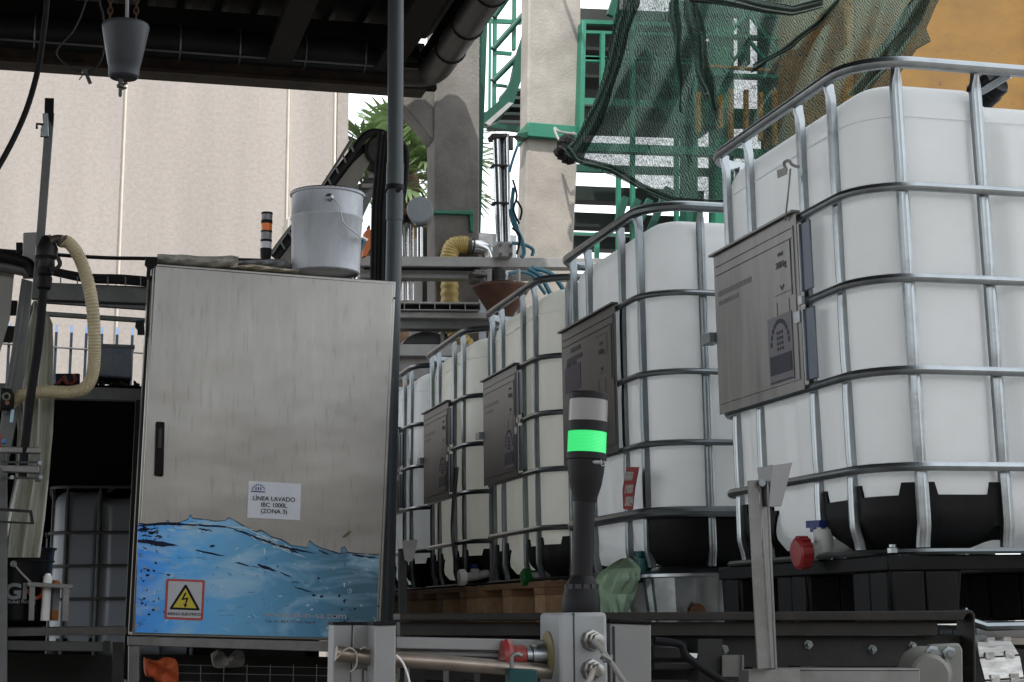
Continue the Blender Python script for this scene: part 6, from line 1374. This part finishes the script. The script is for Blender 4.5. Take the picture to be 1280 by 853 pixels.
t = T('ribbed_duct', 'yellow ribbed flexible duct with a chrome elbow, passing down behind the gantry beams', 'duct', loc=W(565, 430, YD2))
P_ = cr([W(*p) for p in [(592, 470, YD2), (588, 440, YD2), (572, 420, YD2), (563, 395, YD2), (562, 350, YD2), (561, 325, YD2), (566, 309, YD2), (578, 306, YD2), (586, 308, YD2)]], 22)
mb = MB(); mb.tube(P_, [(11*kk)*(1+.06*math.cos(i*2*math.pi/4.4)) for i in range(len(P_))], 18); t.part('flexible_duct', mb, DM, smooth=180)
mb = MB(); mb.tube(crpx([(585, 308, YD2), (598, 309, YD2), (608, 313, YD2), (612, 322, YD2), (613, 334, YD2)]), 8.6*kk, 20); t.part('elbow', mb, mat('chrome_tube', (.55, .56, .57)), smooth=60)
mb = MB(); mb.tube([W(583, 307.5, YD2), W(588, 308, YD2)], 11.8*kk, 20); mb.tube([W(590, 308, YD2), W(592, 308.3, YD2)], 10*kk, 20); t.part('hose_clamp', mb, mat('aged_brass', (.16, .15, .12))); t.done()
# round tank end
YT2 = YM+.1; kk = 1/ppm(YT2)
t = T('round_drum', 'blue grey round drum end on a chrome stand beside the downpipe', 'drum')
mb = MB(); c = W(524.5, 262, YT2-.1); mb.lathe(c, (-.25, -1, -.12), [(15.5*kk, -.24), (16*kk, -.22), (16*kk, -.005), (15.4*kk, 0), (.001, .001)], 36); t.part('drum', mb, mat('blue_grey_drum', (.20, .225, .25), .45, .3, .15, 6), smooth=40)
mb = MB(); mb.tube([W(525, 276, YT2), W(525, 330, YT2)], 4*kk, 14); mb.tube([W(520, 282, YT2), W(534, 281, YT2-.02)], 3.4*kk, 10); t.part('stand', mb, mat('chrome_tube', (.55, .56, .57))); t.done()
t = T('chrome_pipes', 'three vertical chrome pipes beside the downpipe, left of the round drum', 'pipe', loc=W(510, 376, YM+.2))
for u, r in ((503, 2.2), (509, 3.2), (516, 2.0)):
    mb = MB(); mb.tube([W(u-1, 272, YM+.2), W(u, 376, YM+.2)], r*kk, 12); t.part('pipe', mb, mat('chrome_tube', (.55, .56, .57)))
mb = MB(); mb.slab([(500, 268), (514, 270), (514, 277), (500, 277)], YM+.17, .08); t.part('coupling', mb, DARKST); t.done()
t = T('motor', 'dark domed motor cover under the gantry beams, beside the farthest container', 'motor')
mb = MB(); N_ = 20; pts = [(503+61*k/N_, 431-17*math.sin(math.pi*k/N_)**.6) for k in range(N_+1)]; mb.slab(pts, YM+.2, .5); t.part('cover', mb, mat('dark_motor_paint', (.07, .072, .075), .4, .4, .3, 6), bevel=.006)
mb = MB(); mb.slab([(551, 414), (555, 415), (555, 431), (551, 431)], YM+.19, .5); t.part('strap', mb, STEELL); t.done()
mb = MB(); mb.slab([(461, 285), (471, 296), (458, 320), (454, 320), (456, 290)], YM-.1, .06); one('orange_guard', 'small orange guard plate beside the white bucket, behind the downpipe', 'guard', mb, mat('orange_guard', (.50, .12, .015), .5))
# inclined elevator
YI = 5.0
t = T('belt_elevator', 'inclined belt elevator with side rails rising behind the metal bucket to the downpipe', 'elevator', loc=W(400, 330, YI))
mb = MB(); mb.slab([(345, 330), (440, 205), (466, 180), (470, 190), (452, 222), (388, 330)], YI, .04); t.part('side_beam', mb, mat('greyish_tan_steel', (.26, .24, .21), .55, .3, .2, 8), bevel=.002)
mb = MB(); mb.slab([(392, 334), (456, 222), (476, 208), (478, 222), (470, 236), (425, 334)], YI+.25, .03); t.part('far_beam', mb, MG)
for k in range(9):
    s = k/8; mb = MB(); mb.beam(W(396+62*s, 318-98*s, YI+.04), W(412+60*s, 318-98*s, YI+.25), .02, .02); t.part('cross_slat', mb, STEEL)
mb = MB(); mb.tube(crpx([(343, 322, YI-.02), (380, 272, YI-.02), (420, 218, YI-.02), (443, 188, YI-.02), (454, 173, YI-.02), (465, 166, YI-.02), (478, 167, YI-.02), (486, 173, YI-.02)]), .02, 10); mb.tube(crpx([(350, 326, YI+.03), (400, 256, YI+.03), (440, 204, YI+.03), (456, 186, YI+.03), (468, 180, YI+.03), (480, 184, YI+.03), (486, 196, YI+.03)]), .02, 10); t.part('belt', mb, RUBBER)
mb = MB(); mb.tube(crpx([(335, 322, YI-.05), (352, 298, YI-.05), (400, 236, YI-.05), (440, 176, YI-.05)]), .006, 6)
mb.tube(crpx([(340, 318, YI-.05), (358, 292, YI-.05), (404, 229, YI-.05), (441, 170, YI-.05)]), .004, 6)
for k in range(10): s = k/9; mb.tube([W(350+88*s, 301-122*s, YI-.05), W(356+86*s, 312-122*s, YI-.05)], .005, 5)
t.part('guard_rail', mb, STEEL)
mb = MB(); c = W(474, 193, YI+.06); mb.lathe(c+Vector((0, -.08, 0)), (0, 1, 0), [(.07, 0), (.085, .01), (.085, .14), (.07, .15)], 20); t.part('drum', mb, DARKST)
mb = MB(); mb.tube(crpx([(440, 334, YI+.2), (447, 318, YI+.2), (455, 300, YI+.2)]), .014, 8); t.part('teal_hose', mb, HT); t.done()

# ---------------------------------------------------------------- palm tree
def palm(base, H, seed=1):
    rnd = random.Random(seed); t = T('palm_tree', 'fan palm with bright green crown behind the concrete pillar and the downpipe', 'palm tree', loc=base)
    mb = MB(); P_ = [base+Vector((.03*math.sin(z*2), 0, z)) for z in [i*H/24 for i in range(25)]]; mb.tube(P_, [.24-.05*i/24+.012*(i % 2) for i in range(25)], 16); t.part('trunk', mb, mat('palm_trunk', (.17, .11, .07), .9, 0, .4, 9, .6, 30))
    top = base+Vector((0, 0, H))
    LG = mat('palm_leaf', (.27, .39, .17), .5, 0, .35, 3, spec=.4); LD = mat('dead_palm_leaf', (.30, .19, .085), .8, 0, .35, 4)  # leaf green lightened so the colour itself carries the haze
    for dead in (0, 1):
        mb = MB(); st = MB()
        for k in range(46 if not dead else 30):
            az = rnd.uniform(0, 2*math.pi); el = R_(rnd.uniform(-22, 82)) if not dead else R_(rnd.uniform(-88, -45)); L = rnd.uniform(.45, .85) if not dead else rnd.uniform(.4, .9)
            d = Vector((math.cos(az)*math.cos(el), math.sin(az)*math.cos(el), math.sin(el))); c = top+d*L+Vector((0, 0, -.12*L*L-(.25*rnd.random() if dead else 0)))
            st.tube(cr([top, top+d*L*.5+Vector((0, 0, .04)), c], 4), .014, 5)
            sd = d.cross(Vector((0, 0, 1))).normalized(); up = sd.cross(d).normalized(); droop = rnd.uniform(.15, .5); nb = 26; Rf = rnd.uniform(.5, .75)*(1 if not dead else .8)
            for b in range(nb):
                a = R_(-125+250*b/(nb-1)+rnd.uniform(-3, 3)); e = d*math.cos(a)+sd*math.sin(a); l = Rf*(1-.25*abs(math.sin(a/2)))*rnd.uniform(.85, 1.05)
                w = .030; n = e.cross(up).normalized(); lift = up*.05*math.cos(b*1.0)
                p0 = c; p1 = c+e*l*.55+lift; p2 = c+e*l+lift-Vector((0, 0, droop*l*.7))
                q = (p0-n*.006, p0+n*.006, p1+n*w, p1-n*w, p2)
                mb.add([q[0], q[1], q[2], q[3], q[4]+n*.003, q[4]-n*.003], [(0, 1, 2, 3), (3, 2, 4, 5)])
        t.part('petiole' if not dead else 'dead_petiole', st, LD if dead else mat('palm_petiole', (.16, .2, .07), .6))
        t.part('crown' if not dead else 'dead_skirt', mb, LD if dead else LG, smooth=0, fix=False)
    return t.done()
pb = W(506, 222, 15.5); palm(Vector((pb.x, 15.5, -1)), pb.z+1, 3)
pb = W(560, 200, 15.5); 
# low planting seen between the pipes
mb = MB(); rnd = random.Random(9); c0 = W(500, 350, 12.9)
for k in range(2600):
    p = Vector((c0.x+rnd.gauss(0, .45), 12.9+rnd.gauss(0, .3), -1+rnd.random()*3.1)); a = rnd.uniform(0, 6.28); s = rnd.uniform(.05, .11); d = Vector((math.cos(a), math.sin(a)*.5, rnd.uniform(-.5, .8)))*s; e = Vector((-math.sin(a), rnd.uniform(-1, 1), rnd.uniform(-.6, .6)))*s*.4
    mb.add([p, p+d*.5+e, p+d, p+d*.5-e], [(0, 1, 2, 3)])
one('shrub', 'leafy shrub below the palm beside the pale building', 'shrub', mb, mat('shrub_leaf', (.07, .13, .035), .6, 0, .5, 3), smooth=0, fix=False)

t = T('unseen_reflection_block', 'low brown brick building across the yard, opposite the containers', 'building', loc=(0, -14, -1))  # unseen, added so the steel cabinet reflects brown below and sky above
mb = MB(); mb.box((-30, -16, -1), (22, -14, 2.5)); REFLW = mat('brown_reflection_wall', (.40, .28, .18), .9, 0, .3, 3); t.part('wall', mb, REFLW)
mb = MB(); mb.box((-30, -13.998, 2.3), (22, -13.9, 2.55)); t.part('cornice', mb, REFLW); t.done()
# ---------------------------------------------------------------- light
SUN_EL, SUN_AZ = R_(56), R_(212)
w = bpy.data.worlds.new('World'); scene.world = w; w.use_nodes = True; nt = w.node_tree; N = nt.nodes; L = nt.links
bg = N['Background']; sk = N.new('ShaderNodeTexSky'); sk.sky_type = 'NISHITA'; sk.sun_disc = False; sk.sun_elevation = SUN_EL; sk.sun_rotation = SUN_AZ; sk.dust_density = 3.; sk.ozone_density = 1.5; sk.air_density = 1.2
tc = N.new('ShaderNodeTexCoord'); nz = N.new('ShaderNodeTexNoise'); nz.inputs['Scale'].default_value = 2.2; nz.inputs['Detail'].default_value = 6; L.new(tc.outputs['Generated'], nz.inputs[0])
r = N.new('ShaderNodeValToRGB'); r.color_ramp.elements[0].position = .28; r.color_ramp.elements[0].color = (.55,)*3+(1,); r.color_ramp.elements[1].position = .6; r.color_ramp.elements[1].color = (.95,)*3+(1,); L.new(nz.outputs[0], r.inputs[0])
mx = N.new('ShaderNodeMixRGB'); L.new(r.outputs[0], mx.inputs[0]); L.new(sk.outputs[0], mx.inputs[1]); mx.inputs[2].default_value = (9.9, 10.3, 10.7, 1); L.new(mx.outputs[0], bg.inputs[0]); bg.inputs[1].default_value = .14
sd = bpy.data.lights.new('sun', 'SUN'); sd.energy = 3.4; sd.angle = R_(1.0); sd.color = (1, .955, .88); so = bpy.data.objects.new('sun', sd); COL.objects.link(so)
dv = Vector((math.sin(SUN_AZ)*math.cos(SUN_EL), math.cos(SUN_AZ)*math.cos(SUN_EL), math.sin(SUN_EL))); so.rotation_euler = dv.to_track_quat('Z', 'Y').to_euler(); so.location = dv*30
scene.view_settings.view_transform = 'Standard'; scene.view_settings.look = 'None'; scene.view_settings.gamma = 1; scene.view_settings.exposure = 0.78
scene.cycles.max_bounces = 8; scene.cycles.transparent_max_bounces = 12; scene.cycles.use_denoising = True
